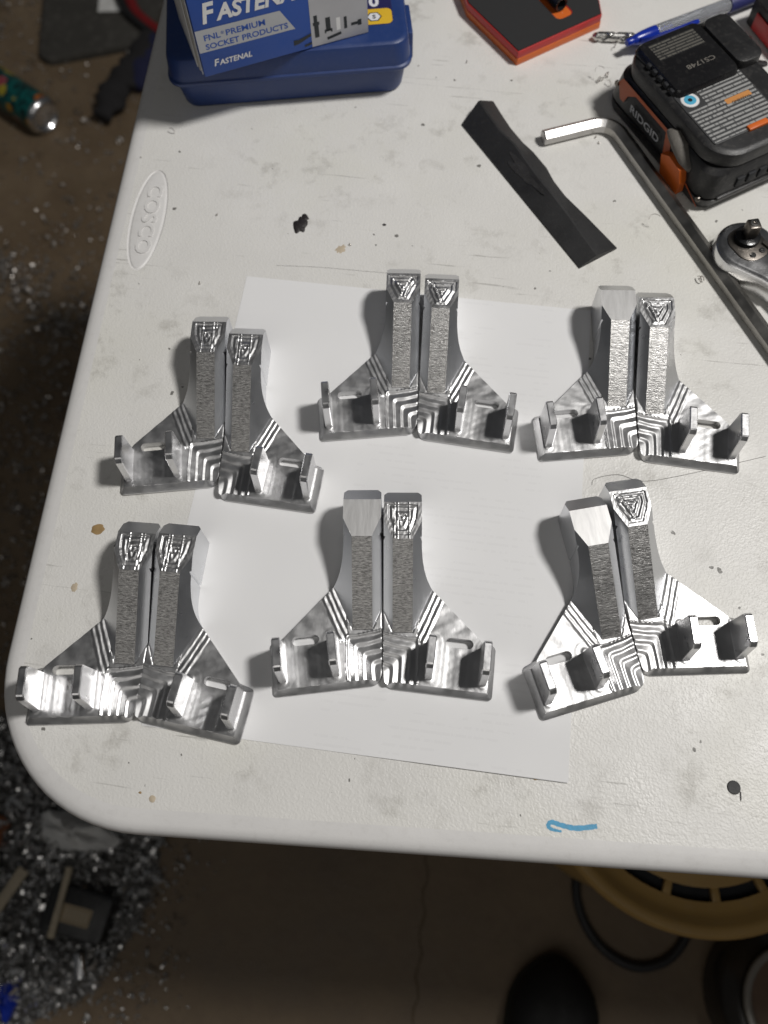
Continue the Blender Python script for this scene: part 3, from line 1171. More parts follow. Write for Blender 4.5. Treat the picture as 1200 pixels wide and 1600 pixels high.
# ------------------------------------------------------------ blue case and card box
def build_case():
    rz = math.radians(12.4)
    t = thing('tool_case', 'closed navy blue plastic case with a yellow and navy sticker, under the card box', 'case', (-180.5, 270.5, 0), rz)
    w, dp = 160.0, 120.0

    def rr(ins, r):
        return rrect(ins, w - ins, ins, dp - ins, r, 7)
    base = [[(x, y, z) for x, y in rr(i, r)] for z, i, r in ((0.0, 6.0, 9), (1.2, 4.6, 10), (3.0, 4.0, 10), (20.0, 1.6, 10), (22.2, 1.4, 10))]
    link('case_base', loops_mesh(base, True, True, True, 30), 'navy', t)
    lid = [[(x, y, z) for x, y in rr(i, r)] for z, i, r in ((22.4, -1.6, 11), (23.2, -2.2, 11), (25.2, -2.2, 11), (26.0, -1.2, 11), (38.5, -0.2, 11), (40.8, 0.6, 11), (41.8, 2.0, 10), (42.0, 3.4, 9))]
    link('case_lid', loops_mesh(lid, True, True, True, 30), 'navy', t)
    link('latch', box(158.5, 164.0, 18, 46, 14, 34, 1.2), 'navy', t)
    st = link('sticker', prism(rrect(88, 151, 18.0, 78, 4), 42.03, 42.15), 'sticker_navy', t)
    link('sticker_stripe', prism(rrect(88.6, 150.6, 18.4, 32.8, 3.6), 42.16, 42.24), 'sticker_yellow', st)
    hx = link('hexagon_emblem', prism([(138.6 + x, 25.4 + y * 0.9) for x, y in ngon(5.2, 6)], 42.25, 42.30), 'ink_dark', st)
    link('emblem_center', prism([(138.6 + x, 25.4 + y * 0.9) for x, y in ngon(4.3, 6)], 42.31, 42.34), 'box_white', hx)
    s = link('lettering', text_mesh('S', 5, bold=0.15, align='CENTER'), 'ink_dark', hx, (138.6, 23.7, 42.37))
    link('lettering', text_mesh('0', 13, bold=0.5, align='CENTER'), 'box_white', st, (139.5, 35.5, 42.2))


def build_card_box():
    rz = math.radians(27.4)
    t = thing('card_box', 'blue and silver printed card box of socket screws standing on the navy case', 'box', (-150.6, 258.8, 42.2), rz)
    w, h, dp = 111.3, 88.0, 62.0
    link('carton', box(0, w, 0.6, dp, 0, h, 0.5, 2), 'box_blue', t)
    # raw edges of the glued side flap
    for k in range(3):
        link('flap_edge', box(-0.9 - 0.7 * k, -0.45 - 0.7 * k, 3 + 4 * k, dp - 4, 0.5, h - 1, 0.0), 'box_white' if k != 1 else 'card_edge', t)
    fr = Matrix.Rotation(math.pi / 2, 4, 'X')

    def panel(name, pts, m, off, parent=t):
        return link(name, mesh_from([(x, 0.55 - off, z) for x, z in pts], [tuple(range(len(pts)))]), m, parent)
    bn = panel('silver_banner', [(0.3, 17.2), (62.7, 16.6), (54.3, 31.2), (0.3, 32.2)], 'box_silver', 0.08)
    ph = panel('photo_panel', [(72.5, 0.6), (111.0, 0.4), (111.0, 46), (73.2, 46)], 'box_photo', 0.08)

    def word(s, x, z, size, width, m, bold=0.0, shear=0.0, parent=t):
        o = link('lettering', text_mesh(s, size, width, shear, bold), m, parent)
        o.location = (x * MM, (0.55 - 0.16) * MM, z * MM)
        o.rotation_euler = (math.pi / 2, 0, 0)
        return o
    word('F', 6.4, 36.0, 17.5, 9.0, 'box_white', 0.55, 0.22)
    word('ASTENAL', 15.0, 36.0, 13.6, 56.5, 'box_white', 0.5, 0.22)
    word('FNL', 5.0, 24.6, 5.4, 10.4, 'box_blue', 0.10, 0.0, bn)
    o = word('®', 15.9, 26.4, 2.6, 2.0, 'box_blue', 0.0, 0.0, bn)
    word('PREMIUM', 19.0, 24.7, 5.4, 25.2, 'box_blue', 0.10, 0.0, bn)
    word('SOCKET PRODUCTS', 4.8, 18.6, 5.2, 53.4, 'box_blue', 0.10, 0.0, bn)
    word('F', 7.6, 6.1, 6.6, 3.6, 'box_white', 0.12, 0.22)
    word('ASTENAL', 10.9, 6.1, 5.2, 21.6, 'box_white', 0.10, 0.22)
    # pictured screws on the print
    def screw(x, z, hw, hh, sw, sh, a, m):
        ca, sa = math.cos(a), math.sin(a)
        pts = [(-sw, 0), (sw, 0), (sw, sh), (hw, sh), (hw, sh + hh), (-hw, sh + hh), (-hw, sh), (-sw, sh)]
        panel('pictured_screw', [(x + px * ca - pz * sa, z + px * sa + pz * ca) for px, pz in pts], m, 0.14, ph)
    screw(76.4, 6.5, 2.2, 2.2, 1.5, 8.5, 0.0, 'ink_dark')
    screw(76.2, 17.0, 1.2, 0.3, 1.2, 4.5, 0.0, 'ink_dark')
    screw(84.2, 18.5, 1.5, 0.3, 1.6, -10.0, 0.0, 'ink_dark')
    screw(84.2, 8.8, 2.6, 2.6, 1.6, -1.0, 0.0, 'ink_dark')
    screw(91.0, 16.5, 1.2, 0.4, 1.3, -9.0, 0.0, 'box_white')
    screw(95.8, 7.5, 1.0, 1.8, 1.0, 6.5, 0.0, 'ink_dark')
    screw(99.5, 9.3, 2.0, 2.6, 1.0, 4.5, -1.57, 'ink_dark')
    screw(83.0, 3.8, 1.0, 0.2, 1.0, 9.5, -1.40, 'ink_dark')
    pl = [(60.5, 5.0), (64.0, 5.4), (70.5, 8.0), (72.4, 8.6), (72.4, 10.6), (69.0, 9.8), (64.2, 8.4), (60.5, 8.6)]
    panel('pictured_screw', pl, 'ink_dark', 0.10)
    panel('pictured_screw', [(67.5, 2.0), (72.3, 2.8), (72.3, 4.4), (67.5, 3.6)], 'ink_dark', 0.10)


build_case()
build_card_box()


# ------------------------------------------------------------ orange tray with a socket
def build_tray():
    rz = math.radians(37.6)
    t = thing('bit_tray', 'orange and red plastic tray with black foam insert holding a black socket', 'tray', (47.5, 341.0, 0), rz)
    out = [(0, 0, 1.0), (71.5, 0, 1.0), (79, 14, 1.0), (79, 100, 2), (8, 100, 2), (-4, 60, 1.0)]
    p = round_poly(out, 4)
    link('tray_base', prism(p, 0.0, 5.2, 0.4), 'orange', t)
    link('tray_rim', prism(offset(p, 0.25), 5.25, 10.6, 0.4), 'red', t)
    # foam with a pocket
    fo = offset(p, 1.1)
    pk = rrect(41, 55, 11, 60, 4, 5)
    vs = [Vector(q) for q in fo] + [Vector(q) for q in pk]
    n0, n1 = len(fo), len(pk)
    ed = [(i, (i + 1) % n0) for i in range(n0)] + [(n0 + i, n0 + (i + 1) % n1) for i in range(n1)]
    ov, oe, of, *_ = delaunay_2d_cdt(vs, ed, [], 0, 1e-6)
    V = [(v.x, v.y, 11.4) for v in ov]
    C = np.array([np.mean([tuple(ov[i]) for i in f], 0) for f in of])
    ins = poly_inside(C, pk)
    inf = poly_inside(C, fo)
    F = [tuple(f) for f, a, b in zip(of, ins, inf) if not a and b]
    b = len(V)
    V += [(x, y, 10.5) for x, y in fo]
    F += [(b + i, b + (i + 1) % n0, (i + 1) % n0, i) for i in range(n0)]
    link('foam_insert', mesh_from(V, F), 'foam', t)
    pw = link('pocket_lining', loops_mesh([[(x, y, 11.3) for x, y in pk], [(x, y, 10.7) for x, y in offset(pk, 0.8)]], False, False), 'red', t)
    link('pocket_floor', prism(offset(pk, 0.5), 10.62, 10.75), 'orange', t)
    s = thing('socket_bit', 'short black steel socket lying in the orange tray pocket', 'socket', (0, 0, 0))
    M4 = Matrix.Translation((47.5 * MM, 341.0 * MM, 0)) @ Matrix.Rotation(rz, 4, 'Z')
    s.matrix_world = M4 @ Matrix.Translation((48.0 * MM, 18 * MM, 15.9 * MM)) @ Matrix.Rotation(-math.pi / 2, 4, 'X')
    link('socket_body', lathe([(2.6, -0.1), (2.6, 4), (3.4, 4), (4.9, 0.2), (5.1, 0.8), (5.1, 12), (4.4, 13), (4.4, 30), (0, 30)][2:] if False else [(0, 4.5), (3.4, 4.5), (3.5, 0.4), (4.6, 0.0), (5.1, 0.6), (5.1, 13), (4.5, 14), (4.5, 32), (0, 32)], 28), 'black_gloss', s)


build_tray()


# ------------------------------------------------------------ drill bit and pen
def build_drill():
    a, b = Vector((96.0, 371.8, 3.3)), Vector((209.4, 378.8, 3.3))
    L = (b - a).length
    t = thing('drill_bit', 'bright steel twist drill bit lying under the pen', 'drill bit', (a.x, a.y, 0), math.atan2(b.y - a.y, b.x - a.x))
    ring = []
    for k in range(28):
        th = 2 * math.pi * k / 28
        c = abs(math.cos(th))
        r = 3.2 * (0.58 + 0.42 * min(1.0, (c / 0.55) ** 2.0)) if c < 0.55 else 3.2
        ring.append((r * math.cos(th), r * math.sin(th)))
    n = 70
    pth = [(3 + x * 57 / n, 0, 3.3) for x in range(n + 1)]
    tw = [i / n * 2 * math.pi * 2.1 for i in range(n + 1)]
    link('fluted_body', sweep(pth, ring, tw, True, 45, [0.35 + 0.65 * min(1, i / 3) for i in range(n + 1)]), 'steel', t)
    link('shank', sweep([(60.2, 0, 3.3), (L - 1, 0, 3.3), (L, 0, 3.3)], ngon(3.1, 24), None, True, 40, [1, 1, 0.8]), 'steel', t)


def build_pen():
    a, b = Vector((121.5, 357.5, 11.2)), Vector((223.5, 428.0, 7.0))
    d = (b - a)
    t = thing('ballpoint_pen', 'blue ballpoint pen with clear barrel and blue clip beside the battery pack', 'pen', (a.x, a.y, 0))
    R3 = d.to_track_quat('X', 'Z').to_matrix().to_4x4()
    o = Vector((0, 0, a.z))

    def place(me, m, name, parent=t):
        me.transform(Matrix.Translation(o * MM) @ R3)
        return link(name, me, m, parent)

    def lx(prof, seg=28):
        me = lathe(prof, seg)
        me.transform(Matrix.Rotation(math.pi / 2, 4, 'Y'))
        return me
    cap = place(lx([(0, 0), (2.1, 0.1), (2.5, 0.6), (2.5, 5.2), (2.9, 5.6), (3.6, 8), (4.3, 13), (4.75, 20), (4.85, 24), (4.6, 24.1), (0, 24.2)]), 'pen_blue', 'cap')
    place(lx([(4.15, 24.0), (4.15, 36.0), (0, 36.1)]), 'pen_blue', 'inner_sleeve')
    place(lx([(4.6, 24.3), (4.75, 25), (4.75, 86), (4.3, 86.2), (4.3, 24.8), (4.6, 24.3)]), 'clear', 'barrel')
    place(lx([(0, 36.4), (1.7, 36.5), (1.7, 92), (0, 92.1)], 16), 'pen_ink', 'ink_refill')
    place(lx([(3.4, 66), (3.6, 66.2), (3.6, 82), (0, 82.2)], 20), 'pen_ink', 'spring_sleeve')
    place(lx([(4.3, 86.3), (5.4, 86.6), (5.6, 88), (5.6, 122), (4.6, 128), (0, 134)]), 'pen_dark', 'grip')
    # clip on the side facing the viewer
    cl = sweep(smooth_path([(9, -3.6, 1.6), (15, -5.6, 2.2), (26, -6.6, 2.4), (40, -6.8, 2.4), (52, -6.6, 2.4)], 5), [(-0.7, -1.7), (0.7, -1.9), (0.8, 0), (0.7, 1.9), (-0.7, 1.7), (-0.8, 0)])
    place(cl, 'pen_blue', 'clip')
    cb = lathe([(0, -3.2), (1.6, -3.0), (1.9, 0), (1.6, 3.0), (0, 3.2)], 16)
    cb.transform(Matrix.Translation((52 * MM, -6.6 * MM, 2.4 * MM)) @ Matrix.Rotation(math.pi / 2, 4, 'Y'))
    place(cb, 'pen_blue', 'clip_ball')


build_drill()
build_pen()


# ------------------------------------------------------------ battery pack
def build_battery():
    # local x: along the pack (0 = near end), local y: minus is the open left side ; frame rotated
    a = np.array((-0.569, 0.822))
    rz = math.atan2(a[1], a[0])          # local x axis = towards the far end ; local y = towards the LEFT side
    t = thing('battery_pack', 'black and orange cordless tool battery pack with printed label and latches', 'battery', (178.0, 224.0, 0), rz)
    # local y positive = image left, so the pack spans y from +7 (left flank) to -70
    L, Y0, Y1 = 112.0, -72.0, 6.5
    lo = [[(x, y, z) for x, y in rrect(i, L - i, Y0 + i, Y1 - i, r, 6)] for z, i, r in ((0, 4.0, 8), (1.5, 2.2, 9), (5, 1.0, 10), (9, 0.4, 11), (9.4, 1.4, 11), (10.6, 1.4, 11), (11, 0.4, 11), (27, 2.0, 13), (30, 4.0, 14))]
    link('lower_shell', loops_mesh(lo, True, True, True, 30), 'black_plastic', t)
    hi = [[(x, y, z) for x, y in rrect(2 + i, L - 1 - i, Y0 + 3 + i, Y1 - 3.0 - i, r, 8)] for z, i, r in ((30.2, 2.0, 20), (31, 0.8, 20), (37.5, 0.5, 20), (39.5, 1.2, 20), (40.6, 2.8, 19), (41.0, 5.0, 17))]
    link('top_shell', loops_mesh(hi, True, True, True, 30), 'black_plastic', t)
    # raised terminal block towards the far end
    blk = [[(x, y, z) for x, y in rrect(58 + i, 106 - i, -50 + i, -3 - i, 5, 5)] for z, i in ((41.0, -0.8), (44.2, 0.0), (45.4, 0.8), (45.6, 2.0))]
    tb = link('terminal_block', loops_mesh(blk, False, True, True, 30), 'black_gloss', t)
    for k in range(5):
        link('terminal_slot', box(62 + k * 6.2, 65.5 + k * 6.2, -3.9, -1.2, 41.3, 44.4, 0.3), 'hole_shade', tb)
    link('block_step', prism(rrect(60, 103, -70, -50.5, 6), 40.9, 46.6, 0.8), 'black_plastic', t)
    # printed label
    lb = link('label_plate', prism(rrect(16, 61, -52, -2.0, 2.0), 41.02, 41.5, 0.12), 'grey_label', t)
    pr = link('label_print', mesh_from([(-24, -14, 0), (24, -14, 0), (24, 14, 0), (-24, 14, 0)], [(0, 1, 2, 3)]), 'label_print', lb, (31.2, -27.0, 41.56), (0, 0, -math.pi / 2))
    link('label_print', mesh_from([(-17, -7.5, 0), (17, -7.5, 0), (17, 7.5, 0), (-17, 7.5, 0)], [(0, 1, 2, 3)]), 'label_print', lb, (52.8, -34.4, 41.56), (0, 0, -math.pi / 2))
    sk = link('round_seal', loops_mesh([[(53.5 + x, -9.6 + y, 41.52) for x, y in ngon(6.0, 32)], [(53.5 + x, -9.6 + y, 41.6) for x, y in ngon(5.9, 32)]], False, True), 'box_silver', lb)
    link('seal_ring', loops_mesh([[(53.5 + x, -9.6 + y, 41.62) for x, y in ngon(5.6, 32)], [(53.5 + x, -9.6 + y, 41.66) for x, y in ngon(5.5, 32)]], False, True), 'box_white', sk)
    link('seal_center', loops_mesh([[(53.5 + x, -9.6 + y, 41.68) for x, y in ngon(3.9, 32)], [(53.5 + x, -9.6 + y, 41.72) for x, y in ngon(3.8, 32)]], False, True), 'label_blue', sk)
    link('seal_dot', loops_mesh([[(53.5 + x, -9.6 + y, 41.73) for x, y in ngon(1.5, 12)], [(53.5 + x, -9.6 + y, 41.77) for x, y in ngon(1.1, 12)]], False, True), 'ink_dark', sk)
    link('warning_bar', prism(rrect(39.5, 43.6, -46.5, -28, 0.6), 41.58, 41.64), 'label_orange', lb)
    wb = link('lettering', text_mesh('WARNING', 3.2, 13.5, 0, 0.05), 'ink_dark', lb)
    wb.location = (40.4 * MM, -45.0 * MM, 41.68 * MM)
    wb.rotation_euler = (0, 0, math.pi / 2)
    # moulded print behind the block
    link('moulded_print', mesh_from([(-17, -7.5, 0), (17, -7.5, 0), (17, 7.5, 0), (-17, 7.5, 0)], [(0, 1, 2, 3)]), 'moulded_print', tb, (94.0, -26.0, 45.66), (0, 0, -math.pi / 2))
    nm = link('lettering', text_mesh('CS1748', 5.0, 21, 0, 0.05), 'ridge_grey', tb)
    nm.location = (75.5 * MM, -41.0 * MM, 45.66 * MM)
    nm.rotation_euler = (0, 0, math.pi / 2)
    # orange slider on the top
    link('orange_slider', box(15.0, 19.0, -41, -26.5, 40.6, 43.0, 0.6), 'orange', t)
    # left flank: orange frame, brand, latch
    y = Y1
    for nme, pts in (('orange_band', [(103, 24.0), (97, 15.5), (93.0, 15.5), (91.0, 21.5), (84.5, 26.0), (50, 26.0), (45.5, 12.5), (39, 12.5), (44.5, 28.4), (100, 28.4)]), ('orange_line', [(42, 12.2), (18, 11.8), (4, 6.0), (4, 5.0), (18.5, 10.6), (42, 11.0)])):
        V = [(px, y + 0.35 - max(0, (pz - 11) * 0.10), pz) for px, pz in pts]
        link(nme, mesh_from(V, [tuple(range(len(pts)))]), 'orange_deep', t)
    br = link('lettering', text_mesh('RIDGID', 8.2, 32, 0, 0.12), 'box_silver', t)
    br.location = (84.5 * MM, (y + 0.6 - 0.4) * MM, 15.2 * MM)
    br.rotation_euler = (math.pi / 2 + 0.10, 0, math.pi)
    lt = link('latch_button', loops_mesh([[(x, y + d, z) for x, z in ((20, 3), (39, 4.5), (43, 17), (36, 21), (24, 19.5), (20, 12))] for d in (-1.0, 3.2, 4.2)], False, True, True, 25), 'orange', t)
    gp = []
    for k, (cx, cz, w) in enumerate(((47, 30, 3.0), (42, 30.5, 5.6), (34, 27.5, 6.6), (26, 23.5, 6.0), (20.5, 20.5, 3.0))):
        gp.append([(cx + 0.3 * q[0], y - 1.6 + q[0] * 0.9, cz + q[1] * 0.55) for q in ngon(w, 14, 0.2)])
    link('latch_thumb_rest', loops_mesh(gp, True, True, True, 40), 'ridge_grey', t)
    for px, pz in ((6.0, 9.5), (104.0, 22.0)):
        s = lathe([(0, 0.5), (1.7, 0.5), (1.9, 0.0), (1.9, -1)], 16)
        s.transform(Matrix.Translation((px * MM, (y - 0.4) * MM, pz * MM)) @ Matrix.Rotation(-math.pi / 2, 4, 'X'))
        link('screw', s, 'dark_steel', t)
    # vents on the near end
    for k in range(5):
        link('vent', box(-0.2, 1.6, -22 - k * 8.5, -16.5 - k * 8.5, 14, 21, 0.2), 'hole_shade', t)
    link('end_rib', box(-1.0, 1.5, -66, -4, 8.6, 11.4, 0.6), 'black_plastic', t)


build_battery()


# ------------------------------------------------------------ hex key, ratchet, black bar
def build_hexkey():
    t = thing('hex_key', 'large worn chrome hex key with bent short arm, beside the battery pack', 'hex key', (69.8, 271.7, 0))
    o = np.array((69.8, 271.7))
    A = np.array((69.8, 271.7)) - o
    B = np.array((114.5, 291.5)) - o
    C = np.array((214.5, 124.5)) - o
    ext = B + (C - B) / np.linalg.norm(C - B) * 235
    d1, d2 = (A - B) / np.linalg.norm(A - B), (ext - B) / np.linalg.norm(ext - B)
    r = 15.0
    ang = math.acos(float(d1 @ d2))
    dd = r / math.tan(ang / 2)
    c = B + (d1 + d2) / np.linalg.norm(d1 + d2) * (r / math.sin(ang / 2))
    s, e = B + d1 * dd - c, B + d2 * dd - c
    a0, a1 = math.atan2(s[1], s[0]), math.atan2(e[1], e[0])
    da = (a1 - a0 + math.pi) % (2 * math.pi) - math.pi
    zc = 4.4
    arc = [(c[0] + r * math.cos(a0 + da * k / 12), c[1] + r * math.sin(a0 + da * k / 12), zc) for k in range(13)]
    hexr = ngon(4.95, 6, math.pi / 6)
    hexr = [(x, y) for x, y in hexr]
    short = [(A[0], A[1], zc), tuple(np.append(A - d1 * 0.9, zc))]
    link('short_arm', sweep(short + arc[:6], hexr, None, True, 25, [0.86] + [1] * 7), 'hexkey_tip', t)
    link('long_arm', sweep(arc[5:] + [(ext[0], ext[1], zc)], hexr, None, True, 25), 'hexkey', t)


def build_ratchet():
    rz = math.radians(-52)
    t = thing('ratchet_wrench', 'chrome ratchet wrench head with square drive facing up, beside the hex key', 'ratchet', (198.0, 187.0, 0), rz)
    # teardrop head, handle along +x
    prof = []
    for k in range(25):
        a = math.radians(60 + 240 * k / 24)
        prof.append((19.5 * math.cos(a), 19.5 * math.sin(a)))
    prof = prof + [(24, -9.5), (34, -7.0), (34, 7.0), (24, 9.5)]
    lp = [[(x, y, z) for x, y in offset(prof, i)] for z, i in ((0, 2.0), (1.5, 0.4), (4, 0), (12, 0), (14.5, 0.8), (16, 2.4), (16.4, 3.6))]
    link('head', loops_mesh(lp, True, True, True, 28), 'chrome', t)
    link('handle', sweep([(30, 0, 8), (60, 0, 8), (110, 0, 8), (150, 0, 8)], [(x * 7, y * 5.5) for x, y in ngon(1, 16)], None, True, 60, [1, 0.85, 1.1, 1.2]), 'chrome', t)
    cv = link('cover_plate', prism(rrect(-13, 12, -10.5, 10.5, 9), 16.4, 17.2, 0.3), 'dark_steel', t)
    link('drive_boss', lathe([(7.8, 17.2), (7.6, 20), (6.2, 20.6), (0, 20.6)], 28), 'black_gloss', t).location = (-4 * MM, 1.5 * MM, 0)
    sq = link('square_drive', prism([(-4 + x, 1.5 + y) for x, y in ngon(5.2, 4, 0.4)], 20.6, 30.5, 0.9), 'dark_steel', t)
    link('drive_ball', lathe([(1.2, 30.51), (2.6, 30.52), (2.6, 30.9), (1.4, 31.0), (1.2, 30.51)], 18), 'steel', sq).location = (-4 * MM, 1.5 * MM, 0)
    for px, py in ((8, -3.5), (8, 3.5)):
        sw = link('screw', lathe([(1.9, 17.2), (1.8, 17.8), (0.8, 17.9), (0.7, 17.4), (0, 17.4)], 14), 'steel', t)
        sw.location = (px * MM, py * MM, 0)
    link('reverse_lever', loops_mesh([[(x, y, z) for x, y in ((3, 9), (14, 12), (20, 8.0), (21, 5.2), (18.6, 4.6), (13, 8.0), (4, 6.5))] for z in (16.8, 18.6)], True, True, True, 30), 'dark_steel', t)


def build_bar():
    t = thing('rubber_block', 'long matte black sanding block with a pinched middle, lying on the table', 'sanding block', (57, 226, 0))
    o = np.array((57.0, 226.0))
    # stations from far-left end to near-right end: base-left, ridge (z), right shoulder, base-right
    A, D = np.array((14.6, 281.5)), np.array((99.5, 170.6))
    tt = [0, 0.1, 0.22, 0.34, 0.46, 0.56, 0.68, 0.8, 0.9, 1.0]
    dirv = (D - A) / np.linalg.norm(D - A)
    nrm = np.array((-dirv[1], dirv[0]))
    stn = [(-4.5, 16.0, 9.5, -6.5, 29.5), (10, 14.5, 9.5, 8, 27.6), (25, 13.6, 9.6, 20, 26.3), (41, 15.2, 9.4, 35, 26.2), (55, 14.4, 9.0, 46, 27.6), (70, 13.6, 8.6, 62, 27.5), (87, 14.0, 7.8, 74, 25.2), (104, 14.2, 6.4, 88, 24.6), (122, 13.2, 5.6, 108, 26.6), (139.6, 12.4, 5.0, 139.2, 28.8)]
    loops = []
    Ln = float(np.linalg.norm(D - A))
    for k, (rs, ro, z, es, ri) in enumerate(stn):
        p = A + (D - A) * (k / (len(stn) - 1)) - o
        rg = A + dirv * rs + nrm * ro - o
        rr = A + dirv * es + nrm * ri - o
        loops.append([(p[0], p[1], 0.0), (p[0], p[1], 1.2), (*(rg - nrm * 0.7), z), (*(rg + nrm * 0.7), z - 0.1), (rr[0], rr[1], 1.3), (rr[0], rr[1], 0.0)])
    # densify along the length
    dl = []
    n = 6
    for i in range(len(loops) - 1):
        for k in range(n):
            f = k / n
            s = f * f * (3 - 2 * f)
            dl.append([tuple(np.array(a) * (1 - s if j else 1 - s) + np.array(b) * s) if False else tuple(np.array(a) * (1 - f) + np.array(b) * f) for j, (a, b) in enumerate(zip(loops[i], loops[i + 1]))])
    dl.append(loops[-1])
    link('block_body', loops_mesh(dl, True, True, True, 18), 'black_rubber', t)
    # torn bit of old adhesive near the middle
    q = random.Random(5)
    V = []
    n = 26
    for k in range(n):
        a = 2 * math.pi * k / n
        f = 1 + 0.28 * math.sin(3 * a + 1) + 0.18 * math.sin(5 * a)
        u, w = 64 + 17 * f * math.cos(a), 9.0 + 3.0 * f * math.sin(a)
        z = 1.2 + (8.7 - 1.2) * w / 13.4
        p = A + dirv * (u - 3) + nrm * w - o
        V.append((p[0], p[1], z + 0.35))
    link('worn_patch', mesh_from(V, [tuple(range(n))]), 'residue', t)


build_hexkey()
build_ratchet()
build_bar()


# ------------------------------------------------------------ small things at the far right corner
def build_corner_bits():
    t = thing('dark_block', 'dark maroon and black block standing at the far right edge behind the battery', 'block', (232, 385, 0), math.radians(30))
    link('block_body', box(-13, 30, -18, 26, 0, 20, 1.5), 'black_plastic', t)
    link('block_side', box(-14.2, -13.2, -14, 18, 2, 14, 0.3), 'red', t)
    s = link('black_strip', prism([(0, 0), (14, -3.2), (17, -1.6), (16, 1.2), (3, 2.8)], 0, 2.0, 0.4), 'black_rubber', None, (205.0, 361.0, 0.05))
    tag(s, 'small flat black strip lying between the battery pack and drill shank', 'strip')


build_corner_bits()


# ------------------------------------------------------------ curled metal shavings on the table
def curl_mesh(r, turns, pitch, w, seed):
    q = random.Random(seed)
    n = int(10 * turns) + 6
    L = []
    for i in range(n + 1):
        f = i / n
        a = f * turns * 2 * math.pi
        rr = r * (1 + 0.35 * math.sin(3 * f + seed))
        x, y, z = f * pitch, rr * math.cos(a), rr * math.sin(a) + r
        L.append((x, y, z))
    ring = [(-w / 2, -0.05), (w / 2, -0.05), (w / 2, 0.05), (-w / 2, 0.05)]
    return sweep(L, ring, None, True, 50)


def build_table_chips():
    shapes = [curl_mesh(1.6, 1.6, 3.0, 0.8, 1), curl_mesh(1.0, 2.4, 4.5, 0.7, 2), curl_mesh(2.2, 0.7, 1.5, 0.6, 3), curl_mesh(0.6, 1.2, 1.2, 0.7, 4), curl_mesh(4.5, 0.33, 1.0, 0.5, 5)]
    for s in shapes:
        s.materials.append(M['chips'])
    spots = [(172.8, 169.6, 0, .3), (110.1, 335.9, 1, 1.2), (107.0, 331.0, 0, 2.2), (112.0, 329.0, 2, .5), (104.5, 334.0, 4, 1.0), (106.7, 371.6, 3, 0), (116.0, 364.8, 2, 2.6), (86.1, 403.2, 3, 1),
             (143.6, 209.1, 4, 1.1), (104.8, 279.6, 3, .4), (108.2, 274.6, 3, 1.9), (-182.0, 252.6, 2, .9), (-137.3, 186.0, 3, .2), (-136.5, 131.1, 3, 1.3), (-46.1, 171.8, 3, 2.0),
             (12.0, 340.0, 3, .7), (188.0, 195.5, 3, 2.2)]
    near = (['curled ring of metal shaving between the hex key and the upper right brackets'] + ['wiry metal shaving in the tangle beside the far corner of the battery pack'] * 4
            + ['tiny metal chip on the table next to the drill bit tip'] * 2 + ['tiny metal chip above the drill bit tip, right of the orange tray']
            + ['long thin arc of metal shaving left of the hex key'] + ['bright metal crumb under the bend of the hex key'] * 2
            + ['thin metal shaving between the navy case and the oval badge'] + ['small metal crumb right of the oval badge'] * 2
            + ['single bright crumb on the table between grease blot and paper', 'small metal crumb between the navy case and the black block', 'small metal crumb beside the ratchet head'])
    for k, (x, y, s, a) in enumerate(spots):
        o = link('metal_shaving', shapes[s], None, None, (x, y, 0.12), (0, 0, a))
        tag(o, near[k], 'metal shaving', 'loose shavings on the table top')


build_table_chips()


def build_fibres():
    for pts, r, lab in (
            ([(113.2, 22.4), (114.9, 26.6), (127.6, 30.6), (141.6, 28.3), (164.7, 35.1), (210.1, 52.3)], 0.10, 'long thin dark hair curving across the table in front of the upper right brackets'),
            ([(-90.8, 151.1), (-63.0, 152.8), (-34.3, 153.1), (-3.9, 153.6)], 0.055, 'faint grey thread lying straight above the top edge of the paper')):
        p = smooth_path([(x, y, 0.25) for x, y in pts], 8)
        o = link('loose_fibre', sweep(p, ngon(r, 6)), 'dark_fibre')
        tag(o, lab, 'fibre')


build_fibres()


# ------------------------------------------------------------ metal chips on the floor (uncountable)
def chip_cloud(name, label, pts, sizes, mat, parent=None):
    base = []
    for s in range(6):
        q = random.Random(40 + s)
        n = 5 + s % 3
        r = 1.0
        turn = q.uniform(0.5, 1.3)
        L, Rr = [], []
        w = q.uniform(0.35, 0.7)
        for i in range(n + 1):
            a = turn * 2 * math.pi * i / n
            L.append((math.cos(a) * r - r, math.sin(a) * r, w * i / n))
            Rr.append((math.cos(a) * r - r, math.sin(a) * r, w * i / n + w))
        base.append((np.array(L + Rr), [(i, i + 1, n + 2 + i, n + 1 + i) for i in range(n)]))
    V, F = [], []
    off = 0
    for p, s in zip(pts, sizes):
        bv, bf = base[rng.integers(6)]
        u = rng.normal(size=4)
        u /= np.linalg.norm(u)
        a, b, c, d = u
        Rm = np.array([[1 - 2 * (c * c + d * d), 2 * (b * c - a * d), 2 * (b * d + a * c)], [2 * (b * c + a * d), 1 - 2 * (b * b + d * d), 2 * (c * d - a * b)], [2 * (b * d - a * c), 2 * (c * d + a * b), 1 - 2 * (b * b + c * c)]])
        w = bv @ Rm.T * s
        w[:, 2] -= w[:, 2].min()
        w = w + np.asarray(p)
        V.append(w)
        F += [tuple(i + off for i in f) for f in bf]
        off += len(w)
    o = link(name, mesh_from(np.concatenate(V), F), mat)
    tag(o, label, 'metal chips', None, 'stuff')
    return o


